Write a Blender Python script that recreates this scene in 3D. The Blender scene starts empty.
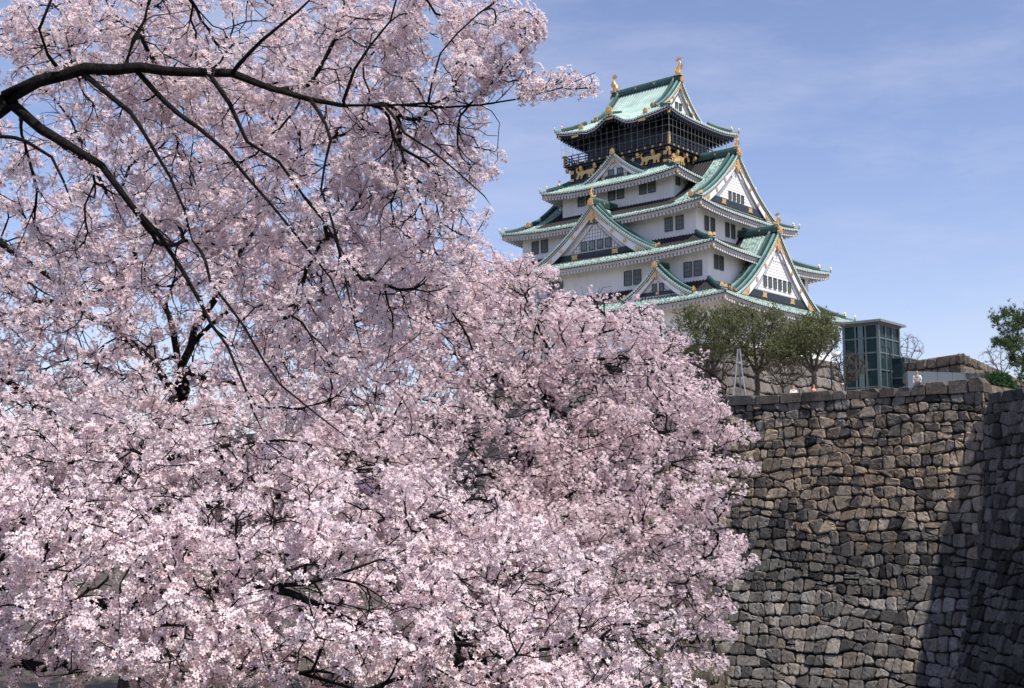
import bpy, math, random
import numpy as np
from mathutils import Vector, Matrix, kdtree, noise

SC = bpy.context.scene
COL = SC.collection
R = math.radians

# ------------------------------------------------------------------ camera, sky, sun, exposure
FPX, PITCH = 1210.96, 0.127
cam = bpy.data.cameras.new('camera')
cam.sensor_width = 36.0
cam.lens = FPX / 1024 * 36.0
cam.clip_start, cam.clip_end = 0.1, 8000
camo = bpy.data.objects.new('camera', cam)
COL.objects.link(camo)
camo.location = (0, 0, 0)
camo.rotation_euler = (math.pi / 2 + PITCH, 0, 0)
SC.camera = camo

SUN_EL = R(60)
SUN_H = Vector((0.620, -0.785, 0)).normalized()          # horizontal direction towards the sun
SUN_DIR = Vector((SUN_H.x * math.cos(SUN_EL), SUN_H.y * math.cos(SUN_EL), math.sin(SUN_EL)))
sun = bpy.data.lights.new('sun', 'SUN')
sun.energy = 5.0
sun.angle = R(0.5)
sun.color = (1.0, 0.945, 0.865)
suno = bpy.data.objects.new('sun', sun)
COL.objects.link(suno)
suno.rotation_euler = SUN_DIR.to_track_quat('Z', 'Y').to_euler()

world = bpy.data.worlds.new('World')
SC.world = world
world.use_nodes = True
wn, wl = world.node_tree.nodes, world.node_tree.links
wn.clear()
w_out = wn.new('ShaderNodeOutputWorld')
w_bg = wn.new('ShaderNodeBackground')
w_bg.inputs['Strength'].default_value = 0.15
sky = wn.new('ShaderNodeTexSky')
sky.sky_type = 'NISHITA'
sky.sun_disc = False
sky.sun_elevation = SUN_EL
sky.sun_rotation = math.atan2(SUN_H.x, SUN_H.y)
sky.altitude = 30
sky.air_density = 1.0
sky.dust_density = 0.7
sky.ozone_density = 5.0
# thin cirrus veil high in the sky
tc = wn.new('ShaderNodeTexCoord')
mp = wn.new('ShaderNodeMapping')
mp.inputs['Rotation'].default_value = (0, R(20), R(35))
mp.inputs['Scale'].default_value = (2.2, 5.0, 9.0)
nz = wn.new('ShaderNodeTexNoise')
nz.inputs['Scale'].default_value = 1.3
nz.inputs['Detail'].default_value = 7
nz.inputs['Roughness'].default_value = 0.62
cr = wn.new('ShaderNodeValToRGB')
cr.color_ramp.elements[0].position = 0.42
cr.color_ramp.elements[1].position = 0.80
cr.color_ramp.elements[1].color = (0.52, 0.52, 0.52, 1)
tint = wn.new('ShaderNodeMixRGB')
tint.blend_type = 'MULTIPLY'
tint.inputs['Fac'].default_value = 1.0
tint.inputs['Color2'].default_value = (1.25, 1.0, 0.99, 1)
mixc = wn.new('ShaderNodeMixRGB')
mixc.inputs['Color2'].default_value = (4.4, 4.6, 5.6, 1)
wl.new(tc.outputs['Generated'], mp.inputs['Vector'])
wl.new(mp.outputs['Vector'], nz.inputs['Vector'])
wl.new(nz.outputs['Fac'], cr.inputs['Fac'])
wl.new(sky.outputs['Color'], tint.inputs['Color1'])
wl.new(tint.outputs['Color'], mixc.inputs['Color1'])
wl.new(cr.outputs['Color'], mixc.inputs['Fac'])
wl.new(mixc.outputs['Color'], w_bg.inputs['Color'])
wl.new(w_bg.outputs['Background'], w_out.inputs['Surface'])

SC.view_settings.view_transform = 'Standard'
SC.view_settings.look = 'None'
SC.view_settings.exposure = 0.20
SC.view_settings.gamma = 1.0
SC.render.engine = 'CYCLES'
SC.cycles.use_denoising = True
SC.cycles.max_bounces = 8
SC.cycles.diffuse_bounces = 6
SC.cycles.glossy_bounces = 2
SC.cycles.transmission_bounces = 4
SC.cycles.transparent_max_bounces = 6
SC.cycles.caustics_reflective = False
SC.cycles.caustics_refractive = False

rng = random.Random(7)
nrng = np.random.default_rng(11)


def world_at(px, py, depth):
    """A point in the world seen at a picture position, `depth` metres along the view axis."""
    x = (px - 512) / FPX
    z = (344 - py) / FPX
    cp, sp = math.cos(PITCH), math.sin(PITCH)
    return Vector((x, cp - z * sp, sp + z * cp)) * depth


# ------------------------------------------------------------------ materials
def mat(name):
    m = bpy.data.materials.new(name)
    m.use_nodes = True
    nt = m.node_tree
    return m, nt.nodes, nt.links, nt.nodes['Principled BSDF']


def simple(name, col, rough=0.7, metal=0.0, var=0.0, scale=3.0, bump=0.0, spec=0.5, coord='Object', stretch=None):
    m, n, l, b = mat(name)
    b.inputs['Base Color'].default_value = (*col, 1)
    b.inputs['Roughness'].default_value = rough
    b.inputs['Metallic'].default_value = metal
    b.inputs['Specular IOR Level'].default_value = spec
    if var or bump:
        t = n.new('ShaderNodeTexCoord')
        z = n.new('ShaderNodeTexNoise')
        z.inputs['Scale'].default_value = scale
        z.inputs['Detail'].default_value = 6
        z.inputs['Roughness'].default_value = 0.65
        if stretch:
            g = n.new('ShaderNodeMapping'); g.inputs['Scale'].default_value = stretch
            l.new(t.outputs[coord], g.inputs['Vector']); l.new(g.outputs['Vector'], z.inputs['Vector'])
        else:
            l.new(t.outputs[coord], z.inputs['Vector'])
        if var:
            r = n.new('ShaderNodeValToRGB')
            r.color_ramp.elements[0].position = 0.3
            r.color_ramp.elements[1].position = 0.7
            r.color_ramp.elements[0].color = (*[c * (1 - var) for c in col], 1)
            r.color_ramp.elements[1].color = (*[min(1, c * (1 + var)) for c in col], 1)
            l.new(z.outputs['Fac'], r.inputs['Fac'])
            l.new(r.outputs['Color'], b.inputs['Base Color'])
        if bump:
            bp = n.new('ShaderNodeBump')
            bp.inputs['Strength'].default_value = bump
            bp.inputs['Distance'].default_value = 0.05
            l.new(z.outputs['Fac'], bp.inputs['Height'])
            l.new(bp.outputs['Normal'], b.inputs['Normal'])
    return m


def copper_material():
    """Verdigris copper tiles; the strip kept dry under the eaves above has stayed dark (attribute patina)."""
    m, n, l, b = mat('verdigris_copper')
    t = n.new('ShaderNodeTexCoord')
    z1 = n.new('ShaderNodeTexNoise'); z1.inputs['Scale'].default_value = 0.55; z1.inputs['Detail'].default_value = 5
    z2 = n.new('ShaderNodeTexNoise'); z2.inputs['Scale'].default_value = 2.6; z2.inputs['Detail'].default_value = 8; z2.inputs['Roughness'].default_value = 0.75
    l.new(t.outputs['Object'], z1.inputs['Vector']); l.new(t.outputs['Object'], z2.inputs['Vector'])
    r1 = n.new('ShaderNodeValToRGB')
    r1.color_ramp.elements[0].position = 0.3; r1.color_ramp.elements[0].color = (0.25, 0.37, 0.33, 1)
    r1.color_ramp.elements[1].position = 0.7; r1.color_ramp.elements[1].color = (0.42, 0.555, 0.505, 1)
    l.new(z1.outputs['Fac'], r1.inputs['Fac'])
    r2 = n.new('ShaderNodeValToRGB')
    r2.color_ramp.elements[0].position = 0.43; r2.color_ramp.elements[0].color = (0.13, 0.17, 0.165, 1)
    r2.color_ramp.elements[1].position = 0.56; r2.color_ramp.elements[1].color = (1, 1, 1, 1)
    l.new(z2.outputs['Fac'], r2.inputs['Fac'])
    aw = n.new('ShaderNodeAttribute'); aw.attribute_name = 'flake'
    mx = n.new('ShaderNodeMixRGB'); mx.blend_type = 'MULTIPLY'
    l.new(aw.outputs['Fac'], mx.inputs['Fac']); l.new(r1.outputs['Color'], mx.inputs['Color1']); l.new(r2.outputs['Color'], mx.inputs['Color2'])
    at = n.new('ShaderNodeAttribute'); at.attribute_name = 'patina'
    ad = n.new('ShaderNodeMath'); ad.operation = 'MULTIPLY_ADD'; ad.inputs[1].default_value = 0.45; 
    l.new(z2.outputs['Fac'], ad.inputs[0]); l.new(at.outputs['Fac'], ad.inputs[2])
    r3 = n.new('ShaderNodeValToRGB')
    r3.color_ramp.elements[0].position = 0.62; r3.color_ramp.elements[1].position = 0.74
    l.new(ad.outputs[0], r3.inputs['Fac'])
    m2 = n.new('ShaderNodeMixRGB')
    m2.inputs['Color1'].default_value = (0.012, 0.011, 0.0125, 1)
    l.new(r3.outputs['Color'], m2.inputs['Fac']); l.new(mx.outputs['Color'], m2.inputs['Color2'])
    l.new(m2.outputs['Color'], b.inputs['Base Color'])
    b.inputs['Roughness'].default_value = 0.6
    return m


def stone_material(name, tanmix=1.0, streak=0.7):
    """Rough granite: each stone's own colour comes from the attribute stone, dark weathering runs down the wall."""
    m, n, l, b = mat(name)
    t = n.new('ShaderNodeTexCoord')
    a = n.new('ShaderNodeAttribute'); a.attribute_name = 'stone'
    z1 = n.new('ShaderNodeTexNoise'); z1.inputs['Scale'].default_value = 5.0; z1.inputs['Detail'].default_value = 8; z1.inputs['Roughness'].default_value = 0.7
    l.new(t.outputs['Object'], z1.inputs['Vector'])
    r1 = n.new('ShaderNodeValToRGB')
    r1.color_ramp.elements[0].position = 0.28; r1.color_ramp.elements[0].color = (0.45, 0.45, 0.46, 1)
    r1.color_ramp.elements[1].position = 0.72; r1.color_ramp.elements[1].color = (1.25, 1.22, 1.18, 1)
    l.new(z1.outputs['Fac'], r1.inputs['Fac'])
    m1 = n.new('ShaderNodeMixRGB'); m1.blend_type = 'MULTIPLY'; m1.inputs['Fac'].default_value = 1
    l.new(a.outputs['Color'], m1.inputs['Color1']); l.new(r1.outputs['Color'], m1.inputs['Color2'])
    mp = n.new('ShaderNodeMapping'); mp.inputs['Scale'].default_value = (0.9, 0.9, 0.10)
    l.new(t.outputs['Object'], mp.inputs['Vector'])
    z2 = n.new('ShaderNodeTexNoise'); z2.inputs['Scale'].default_value = 0.8; z2.inputs['Detail'].default_value = 6; z2.inputs['Roughness'].default_value = 0.7
    l.new(mp.outputs['Vector'], z2.inputs['Vector'])
    r2 = n.new('ShaderNodeValToRGB')
    r2.color_ramp.elements[0].position = 0.36; r2.color_ramp.elements[0].color = (0.30, 0.30, 0.32, 1)
    r2.color_ramp.elements[1].position = 0.60; r2.color_ramp.elements[1].color = (1, 1, 1, 1)
    l.new(z2.outputs['Fac'], r2.inputs['Fac'])
    m2 = n.new('ShaderNodeMixRGB'); m2.blend_type = 'MULTIPLY'; m2.inputs['Fac'].default_value = streak
    l.new(m1.outputs['Color'], m2.inputs['Color1']); l.new(r2.outputs['Color'], m2.inputs['Color2'])
    l.new(m2.outputs['Color'], b.inputs['Base Color'])
    bp = n.new('ShaderNodeBump'); bp.inputs['Strength'].default_value = 0.9; bp.inputs['Distance'].default_value = 0.10
    l.new(z1.outputs['Fac'], bp.inputs['Height']); l.new(bp.outputs['Normal'], b.inputs['Normal'])
    b.inputs['Roughness'].default_value = 0.9
    b.inputs['Specular IOR Level'].default_value = 0.2
    return m


def petal_material(name, c0, c1, transl=0.38):
    m, n, l, b = mat(name)
    out = n['Material Output']
    a = n.new('ShaderNodeAttribute'); a.attribute_name = 'tint'
    r = n.new('ShaderNodeValToRGB')
    r.color_ramp.elements[0].color = (*c0, 1); r.color_ramp.elements[1].color = (*c1, 1)
    l.new(a.outputs['Fac'], r.inputs['Fac'])
    d = n.new('ShaderNodeBsdfDiffuse'); tr = n.new('ShaderNodeBsdfTranslucent')
    l.new(r.outputs['Color'], d.inputs['Color']); l.new(r.outputs['Color'], tr.inputs['Color'])
    mx = n.new('ShaderNodeMixShader'); mx.inputs['Fac'].default_value = transl
    l.new(d.outputs[0], mx.inputs[1]); l.new(tr.outputs[0], mx.inputs[2])
    l.new(mx.outputs[0], out.inputs['Surface'])
    n.remove(b)
    return m


def glass_material(name):
    m, n, l, b = mat(name)
    b.inputs['Base Color'].default_value = (0.05, 0.10, 0.11, 1)
    b.inputs['Roughness'].default_value = 0.06
    b.inputs['Transmission Weight'].default_value = 0.55
    b.inputs['IOR'].default_value = 1.12
    b.inputs['Specular IOR Level'].default_value = 0.9
    return m


M_COPPER = copper_material()
M_TEAL = simple('dark_teal_ridge', (0.024, 0.066, 0.064), 0.55, var=0.45, scale=1.5)
M_TEALLIGHT = simple('pale_teal_ridge', (0.10, 0.205, 0.19), 0.55, var=0.35, scale=1.2)
M_TILEEND = simple('pale_tile_end', (0.48, 0.58, 0.53), 0.55, var=0.25, scale=5)
M_EAVEDARK = simple('dark_eave_edge', (0.045, 0.040, 0.045), 0.6)
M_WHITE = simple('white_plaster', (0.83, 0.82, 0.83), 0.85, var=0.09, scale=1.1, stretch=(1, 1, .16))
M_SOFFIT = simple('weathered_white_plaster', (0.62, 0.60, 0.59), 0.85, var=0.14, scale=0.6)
M_RELIEF = simple('grey_relief_line', (0.26, 0.26, 0.32), 0.8)
M_BLACK = simple('black_lacquer', (0.010, 0.011, 0.014), 0.35, var=0.3, scale=2)
M_NAVY = simple('dark_blue_board', (0.020, 0.032, 0.042), 0.5, var=0.3, scale=2)
M_GOLD = simple('gold_leaf', (0.72, 0.47, 0.20), 0.5, metal=0.6, var=0.25, scale=6, bump=0.25)
M_WINDOW = simple('dark_window_pane', (0.26, 0.30, 0.305), 0.35, var=0.25, scale=0.8)
M_BAR = simple('window_bar', (0.085, 0.105, 0.105), 0.6)
M_NET = simple('net_wire', (0.30, 0.33, 0.36), 0.5)
M_STONE = stone_material('granite_wall_stone')
M_STONE_SOFT = stone_material('granite_wall_stone_pale', streak=0.45)
M_JOINT = simple('dark_wall_joint', (0.028, 0.027, 0.025), 0.95)
M_SOIL = simple('bank_soil', (0.060, 0.050, 0.036), 0.95, var=0.5, scale=0.9, bump=0.5)
M_GRAVEL = simple('pale_court_gravel', (0.30, 0.27, 0.23), 0.95, var=0.2, scale=1.5)
M_EARTH = simple('moat_bed_earth', (0.10, 0.085, 0.06), 0.95, var=0.3, scale=0.05)
M_WATER = simple('dark_moat_water', (0.012, 0.022, 0.018), 0.08, bump=0.06, scale=0.8)
M_BARK = simple('dark_cherry_bark', (0.015, 0.0125, 0.0125), 0.9, var=0.7, scale=22, bump=1.0, spec=0.12)
M_BARK2 = simple('brown_grey_bark', (0.075, 0.062, 0.052), 0.9, var=0.4, scale=6)
M_PETAL = petal_material('cherry_petal', (0.87, 0.725, 0.750), (0.94, 0.875, 0.888), 0.36)
M_BRONZE = petal_material('bronze_bud_leaf', (0.16, 0.055, 0.045), (0.30, 0.14, 0.09), 0.3)
M_PETALTHIN = petal_material('cherry_petal_translucent', (0.90, 0.77, 0.795), (0.955, 0.90, 0.91), 0.50)
M_PETALFAR = petal_material('cherry_petal_deeper', (0.87, 0.715, 0.745), (0.94, 0.85, 0.865), 0.40)
M_CENTRE = simple('flower_centre', (0.42, 0.075, 0.10), 0.8)
M_CALYX = simple('flower_calyx', (0.30, 0.13, 0.11), 0.8)
M_LEAF = petal_material('young_olive_leaf', (0.085, 0.105, 0.045), (0.20, 0.215, 0.10), 0.4)
M_PINE = petal_material('pine_needle', (0.040, 0.075, 0.032), (0.110, 0.160, 0.065), 0.2)
M_SHRUB = petal_material('shrub_leaf', (0.020, 0.050, 0.025), (0.060, 0.110, 0.045), 0.2)
M_GLASS = glass_material('tinted_glass')
M_STEEL = simple('grey_green_steel', (0.12, 0.15, 0.155), 0.45, metal=0.3)
M_TOWERPANEL = simple('pale_teal_panel', (0.10, 0.17, 0.17), 0.35, metal=0.2)
M_STEELROOF = simple('grey_metal_roof', (0.20, 0.22, 0.23), 0.5, metal=0.2)
M_DARKIN = simple('dark_shaft', (0.035, 0.05, 0.052), 0.6)
M_HOARD = simple('blue_grey_hoarding', (0.095, 0.122, 0.15), 0.7, var=0.08, scale=0.6)
M_SKIN = simple('skin', (0.55, 0.33, 0.24), 0.6)
M_HAIR = simple('dark_hair', (0.02, 0.015, 0.012), 0.6)
M_SHIRTW = simple('white_shirt', (0.78, 0.76, 0.74), 0.8)
M_SHIRTR = simple('red_jacket', (0.30, 0.07, 0.06), 0.8)
M_SHIRTO = simple('orange_cap_cloth', (0.42, 0.17, 0.08), 0.8)
M_TROUS = simple('dark_trousers', (0.03, 0.03, 0.04), 0.8)
M_LAMP = simple('white_enamel', (0.80, 0.80, 0.78), 0.4)
M_POLE = simple('pale_grey_pole', (0.27, 0.28, 0.30), 0.6, var=0.2, scale=4)


# ------------------------------------------------------------------ mesh helpers
class MB:
    def __init__(self):
        self.v, self.f, self.m, self.mats, self.attr = [], [], [], [], {}

    def mi(self, m):
        if m not in self.mats:
            self.mats.append(m)
        return self.mats.index(m)

    def add(self, verts, faces, m, **attrs):
        o = len(self.v)
        self.v.extend(tuple(p) for p in verts)
        k = self.mi(m)
        for f in faces:
            self.f.append(tuple(i + o for i in f))
            self.m.append(k)
        for name, vals in attrs.items():
            d = self.attr.setdefault(name, {})
            if not hasattr(vals, '__len__'):
                vals = [vals] * len(verts)
            for i, x in enumerate(vals):
                d[o + i] = x
        return o

    def box(self, c, s, m, rot=None):
        hx, hy, hz = s[0] / 2, s[1] / 2, s[2] / 2
        P = [Vector((x, y, z)) for z in (-hz, hz) for y in (-hy, hy) for x in (-hx, hx)]
        if rot is not None:
            P = [rot @ p for p in P]
        c = Vector(c)
        self.add([p + c for p in P], [(0, 2, 3, 1), (4, 5, 7, 6), (0, 1, 5, 4), (2, 6, 7, 3), (0, 4, 6, 2), (1, 3, 7, 5)], m)

    def frame_box(self, c, ax, ay, az, s, m):
        """Box with given axes."""
        c, ax, ay, az = Vector(c), Vector(ax), Vector(ay), Vector(az)
        P = [c + ax * (x * s[0] / 2) + ay * (y * s[1] / 2) + az * (z * s[2] / 2) for z in (-1, 1) for y in (-1, 1) for x in (-1, 1)]
        self.add(P, [(0, 2, 3, 1), (4, 5, 7, 6), (0, 1, 5, 4), (2, 6, 7, 3), (0, 4, 6, 2), (1, 3, 7, 5)], m)

    def sweep(self, pts, w, h, m, up=Vector((0, 0, 1)), z0=0.0):
        """Ridge bar of rounded top section along pts (bottom sits z0 above the path)."""
        pts = [Vector(p) for p in pts]
        sec = [(-w / 2, 0), (-w / 2, h * .62), (-w * .32, h * .9), (0, h), (w * .32, h * .9), (w / 2, h * .62), (w / 2, 0)]
        V = []
        n = len(sec)
        for i, p in enumerate(pts):
            a, b = pts[max(0, i - 1)], pts[min(len(pts) - 1, i + 1)]
            t = (b - a).normalized()
            side = t.cross(up).normalized()
            nn = side.cross(t).normalized()
            for x, y in sec:
                V.append(p + side * x + nn * (y + z0))
        F = []
        for i in range(len(pts) - 1):
            for j in range(n - 1):
                a = i * n + j
                F.append((a, a + 1, a + n + 1, a + n))
            F.append((i * n + n - 1, i * n, i * n + n, i * n + 2 * n - 1))
        F.append(tuple(range(n)))
        F.append(tuple(reversed(range((len(pts) - 1) * n, len(pts) * n))))
        self.add(V, F, m)

    def tube(self, pts, rad, m, k=6):
        pts = [Vector(p) for p in pts]
        V, F = [], []
        for i, p in enumerate(pts):
            a, b = pts[max(0, i - 1)], pts[min(len(pts) - 1, i + 1)]
            t = (b - a).normalized()
            s = t.cross(Vector((0.31, 0.17, 0.93))).normalized()
            u = s.cross(t)
            r = rad[i] if hasattr(rad, '__len__') else rad
            for j in range(k):
                q = 2 * math.pi * j / k
                V.append(p + (s * math.cos(q) + u * math.sin(q)) * r)
        for i in range(len(pts) - 1):
            for j in range(k):
                F.append((i * k + j, i * k + (j + 1) % k, (i + 1) * k + (j + 1) % k, (i + 1) * k + j))
        F.append(tuple(reversed(range(k))))
        F.append(tuple(range((len(pts) - 1) * k, len(pts) * k)))
        self.add(V, F, m)

    def plate(self, poly, frame, depth, m):
        """Extruded polygon: poly [(u, v)], frame(u, v, w) -> point (w outward)."""
        n = len(poly)
        V = [frame(u, v, 0) for u, v in poly] + [frame(u, v, depth) for u, v in poly]
        F = [tuple(range(n, 2 * n)), tuple(reversed(range(n)))]
        for i in range(n):
            j = (i + 1) % n
            F.append((i, j, n + j, n + i))
        self.add(V, F, m)

    def build(self, name, parent=None, off=None, smooth=False):
        me = bpy.data.meshes.new(name)
        V = self.v if off is None else [(x + off[0], y + off[1], z + off[2]) for x, y, z in self.v]
        me.from_pydata([tuple(p) for p in V], [], self.f)
        for m in self.mats:
            me.materials.append(m)
        if self.f:
            me.polygons.foreach_set('material_index', self.m)
            if smooth:
                me.polygons.foreach_set('use_smooth', [True] * len(self.f))
        for nme, d in self.attr.items():
            first = next(iter(d.values()))
            if isinstance(first, (tuple, list)):
                a = me.attributes.new(nme, 'FLOAT_COLOR', 'POINT')
                arr = np.ones((len(V), 4), np.float32)
                for i, x in d.items():
                    arr[i, :3] = x[:3]
                a.data.foreach_set('color', arr.ravel())
            else:
                a = me.attributes.new(nme, 'FLOAT', 'POINT')
                arr = np.ones(len(V), np.float32)
                for i, x in d.items():
                    arr[i] = x
                a.data.foreach_set('value', arr)
        me.update()
        o = bpy.data.objects.new(name, me)
        COL.objects.link(o)
        if parent is not None:
            o.parent = parent
        return o


def empty(name, loc, rz=0.0):
    o = bpy.data.objects.new(name, None)
    COL.objects.link(o)
    o.location = loc
    o.rotation_euler = (0, 0, rz)
    o.empty_display_size = 0.5
    return o


class Kit:
    """Several small meshes that become one object each."""
    def __init__(self):
        self.l = []

    def new(self, name):
        m = MB()
        self.l.append((name, m))
        return m

    def build(self, parent, off):
        return [m.build(n, parent, off) for n, m in self.l]


def tag(o, label=None, cat=None, group=None, kind=None):
    if label: o['label'] = label
    if cat: o['category'] = cat
    if group: o['group'] = group
    if kind: o['kind'] = kind
    return o


# ------------------------------------------------------------------ castle keep
G = 6.3                                            # level of the inner court, relative to the eye
OFF = (0, 0, -G)
YAW = 0.718
CX, CY = 17.868, 155.6
castle = empty('castle_keep', (CX, CY, G), -YAW)
tag(castle, 'white five-tiered castle keep with green copper roofs and gold ornaments above the stone wall', 'castle')

# side maps: (along, distance from the centre, z) -> local point
SIDE = {
    'S': lambda x, d, z: Vector((x, -d, z)),
    'N': lambda x, d, z: Vector((-x, d, z)),
    'E': lambda x, d, z: Vector((d, x, z)),
    'W': lambda x, d, z: Vector((-d, -x, z)),
}
PITCH_RIB = 0.44
RIB = ((0.0, 0.0), (0.30, 0.0), (0.37, 0.075), (0.5, 0.105), (0.63, 0.075), (0.70, 0.0))


def rib_columns(lo, hi):
    n = max(1, round((hi - lo) / PITCH_RIB))
    p = (hi - lo) / n
    c = []
    for i in range(n):
        for q, h in RIB:
            c.append((lo + (i + q) * p, h))
    c.append((hi, 0.0))
    return c, [lo + (i + .5) * p for i in range(n)]


def disc(mb, c, axis, r, depth, m, k=7):
    axis = Vector(axis).normalized()
    s = axis.cross(Vector((0, 0, 1)))
    if s.length < .1:
        s = axis.cross(Vector((1, 0, 0)))
    s.normalize()
    u = s.cross(axis)
    c = Vector(c)
    V = []
    for w in (0, depth):
        for j in range(k):
            q = 2 * math.pi * j / k
            V.append(c + axis * w + (s * math.cos(q) + u * math.sin(q)) * r)
    F = [tuple(range(k, 2 * k)), tuple(reversed(range(k)))] + [(j, (j + 1) % k, k + (j + 1) % k, k + j) for j in range(k)]
    mb.add(V, F, m)


def onigawara(mb, c, fwd, s):
    """Gold ridge-end ornament: shield plate, round boss, and up-curved horn."""
    fwd = Vector(fwd).normalized()
    up = Vector((0, 0, 1))
    side = fwd.cross(up).normalized()
    c = Vector(c)
    poly = [(-.5, 0), (.5, 0), (.62, .25), (.45, .45), (.5, .8), (.25, 1.05), (.12, .98), (0, 1.25), (-.12, .98), (-.25, 1.05), (-.5, .8), (-.45, .45), (-.62, .25)]
    mb.plate([(u * s, v * s) for u, v in poly], lambda u, v, w: c + side * u + up * v + fwd * w, .35 * s, M_GOLD)
    disc(mb, c + up * .5 * s + fwd * .35 * s, fwd, .26 * s, .1 * s, M_GOLD, 8)


def corner_tip(a, b, zb, lift):
    return zb + lift


def hip_roof(name, a, b, zb, lift, ai, bi, zi, wall_a, wall_b, dark_from, flake, dark_style=False, bump=None, orn=.75, dark_x=99):
    """One tier of roof: four ribbed slopes, eave edge with round tile ends, white (or black) soffit with rafters, hip ridges."""
    surf, eave, ends, ridge, gold = MB(), MB(), MB(), Kit(), Kit()
    NT = 8
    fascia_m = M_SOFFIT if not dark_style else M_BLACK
    for sd, f in SIDE.items():
        A, AI, B, BI = (a, ai, b, bi) if sd in 'SN' else (b, bi, a, ai)
        WA, WB = (wall_a, wall_b) if sd in 'SN' else (wall_b, wall_a)

        def lf(x, t):
            v = lift * (min(1, abs(x) / A)) ** 3.2 * (1 - t) ** 1.6
            if bump and sd in 'SN':
                q = abs(x - bump[2]) / bump[0]
                if q < 1:
                    v += bump[1] * (.5 + .5 * math.cos(math.pi * q)) * (1 - .75 * t)
                elif q < 1.5:
                    v -= bump[1] * .10 * math.sin(math.pi * (q - 1) / .5) * (1 - t)
            return v

        def tmax(x):
            return 1.0 if abs(x) <= AI else max(0.0, (A - abs(x)) / (A - AI))

        def pos(x, t, h=0):
            g = .82 * t + .18 * t * t
            return f(x, B + (BI - B) * t, zb + (zi - zb) * g + lf(x, t) + h)
        cols, centres = rib_columns(-A, A)
        V, F, pat, fl = [], [], [], []
        for x, h in cols:
            tm = tmax(x)
            for k in range(NT + 1):
                t = tm * k / NT
                V.append(pos(x, t, h))
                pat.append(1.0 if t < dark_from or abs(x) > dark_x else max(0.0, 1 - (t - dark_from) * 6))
                fl.append(flake)
        W = NT + 1
        for i in range(len(cols) - 1):
            for k in range(NT):
                F.append((i * W + k, (i + 1) * W + k, (i + 1) * W + k + 1, i * W + k + 1))
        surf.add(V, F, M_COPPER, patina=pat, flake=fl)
        out = f(0, 1, 0) - f(0, 0, 0)
        for x in centres:
            disc(ends, pos(x, 0, -.05), out, .165, .08, M_TILEEND, 7)
        # eave edge and soffit as swept profile
        xs = [-A + 2 * A * i / 60 for i in range(61)]
        prof_o = []
        for x in xs:
            z = zb + lf(x, 0)
            dm = B - (A - abs(x)) * (B - WB) / max(.01, A - WA)
            din = max(WB, dm)
            din = min(din, B - .02)
            rise = .38 * (B - din)
            zin = zb + lf(x, 0) * .45 + lf(x, 1) * 0 - .52 + rise if not dark_style else zb + lf(x, 0) * .55 - .50 + .62 * (B - din)
            xo = x
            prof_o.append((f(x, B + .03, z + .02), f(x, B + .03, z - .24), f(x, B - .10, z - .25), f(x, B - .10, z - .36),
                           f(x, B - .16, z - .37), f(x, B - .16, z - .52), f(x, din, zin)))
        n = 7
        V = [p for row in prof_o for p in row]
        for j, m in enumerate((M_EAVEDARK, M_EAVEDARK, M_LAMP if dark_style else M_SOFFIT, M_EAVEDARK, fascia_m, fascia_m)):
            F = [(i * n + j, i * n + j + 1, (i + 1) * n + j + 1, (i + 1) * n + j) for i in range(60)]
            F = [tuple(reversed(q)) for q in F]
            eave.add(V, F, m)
        # rafters
        nr = int(2 * A / .50)
        for i in range(nr):
            x = -A + .24 + (2 * A - .48) * i / (nr - 1)
            dm = B - (A - abs(x)) * (B - WB) / max(.01, A - WA)
            din = max(WB, dm)
            if B - din < .45:
                continue
            z = zb + lf(x, 0) - .52
            rise = (.38 if not dark_style else .62) * (B - din)
            zin = zb + lf(x, 0) * .45 - .52 + rise
            if dark_style:
                zin = zb + lf(x, 0) * .55 - .50 + rise
            w = .14
            o0, o1 = B - .22, din
            P = [f(x - w, o0, z), f(x + w, o0, z), f(x - w, o0, z - .36), f(x + w, o0, z - .36),
                 f(x - w, o1, zin), f(x + w, o1, zin), f(x - w, o1, zin - .30), f(x + w, o1, zin - .30)]
            eave.add(P, [(0, 1, 3, 2), (0, 2, 6, 4), (1, 5, 7, 3), (2, 3, 7, 6)], fascia_m)
    # hip ridges
    for sx in (-1, 1):
        for sy in (-1, 1):
            P = []
            for k in range(11):
                t = k / 10
                g = .82 * t + .18 * t * t
                P.append(Vector((sx * (a + (ai - a) * t), sy * (b + (bi - b) * t), zb + (zi - zb) * g + lift * (1 - t) ** 1.6 - .02)))
            tipd = (P[0] - P[1]).normalized()
            P2 = [P[0] + tipd * .25 + Vector((0, 0, .14))] + P
            hr = ridge.new('hip_ridge')
            hr.sweep(P2[:5], .34, .30, M_TEALLIGHT)
            hr.sweep(P2[3:], .46, .52, M_TEAL)
            onigawara(gold.new('ridge_end_ornament'), P2[3] + Vector((0, 0, .35)), (tipd.x, tipd.y, 0), orn * .55)
            onigawara(gold.new('corner_finial'), P2[0] + Vector((0, 0, .22)) - tipd * .1, (tipd.x, tipd.y, 0), orn * .45)
            dd = Vector((sx, sy, 0)).normalized()
            gold.new('corner_cap').frame_box(Vector((sx * (a - .35), sy * (b - .35), zb + lift * .9 - .62)), dd, Vector((-dd.y, dd.x, 0)), Vector((0, 0, 1)), (.5, .3, .42), M_GOLD)
    r = surf.build('roof', castle, OFF)
    eave.build('eave', r, None if False else OFF)
    ends.build('tile_ends', r, OFF)
    ridge.build(r, OFF)
    gold.build(r, OFF)
    return r


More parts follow.
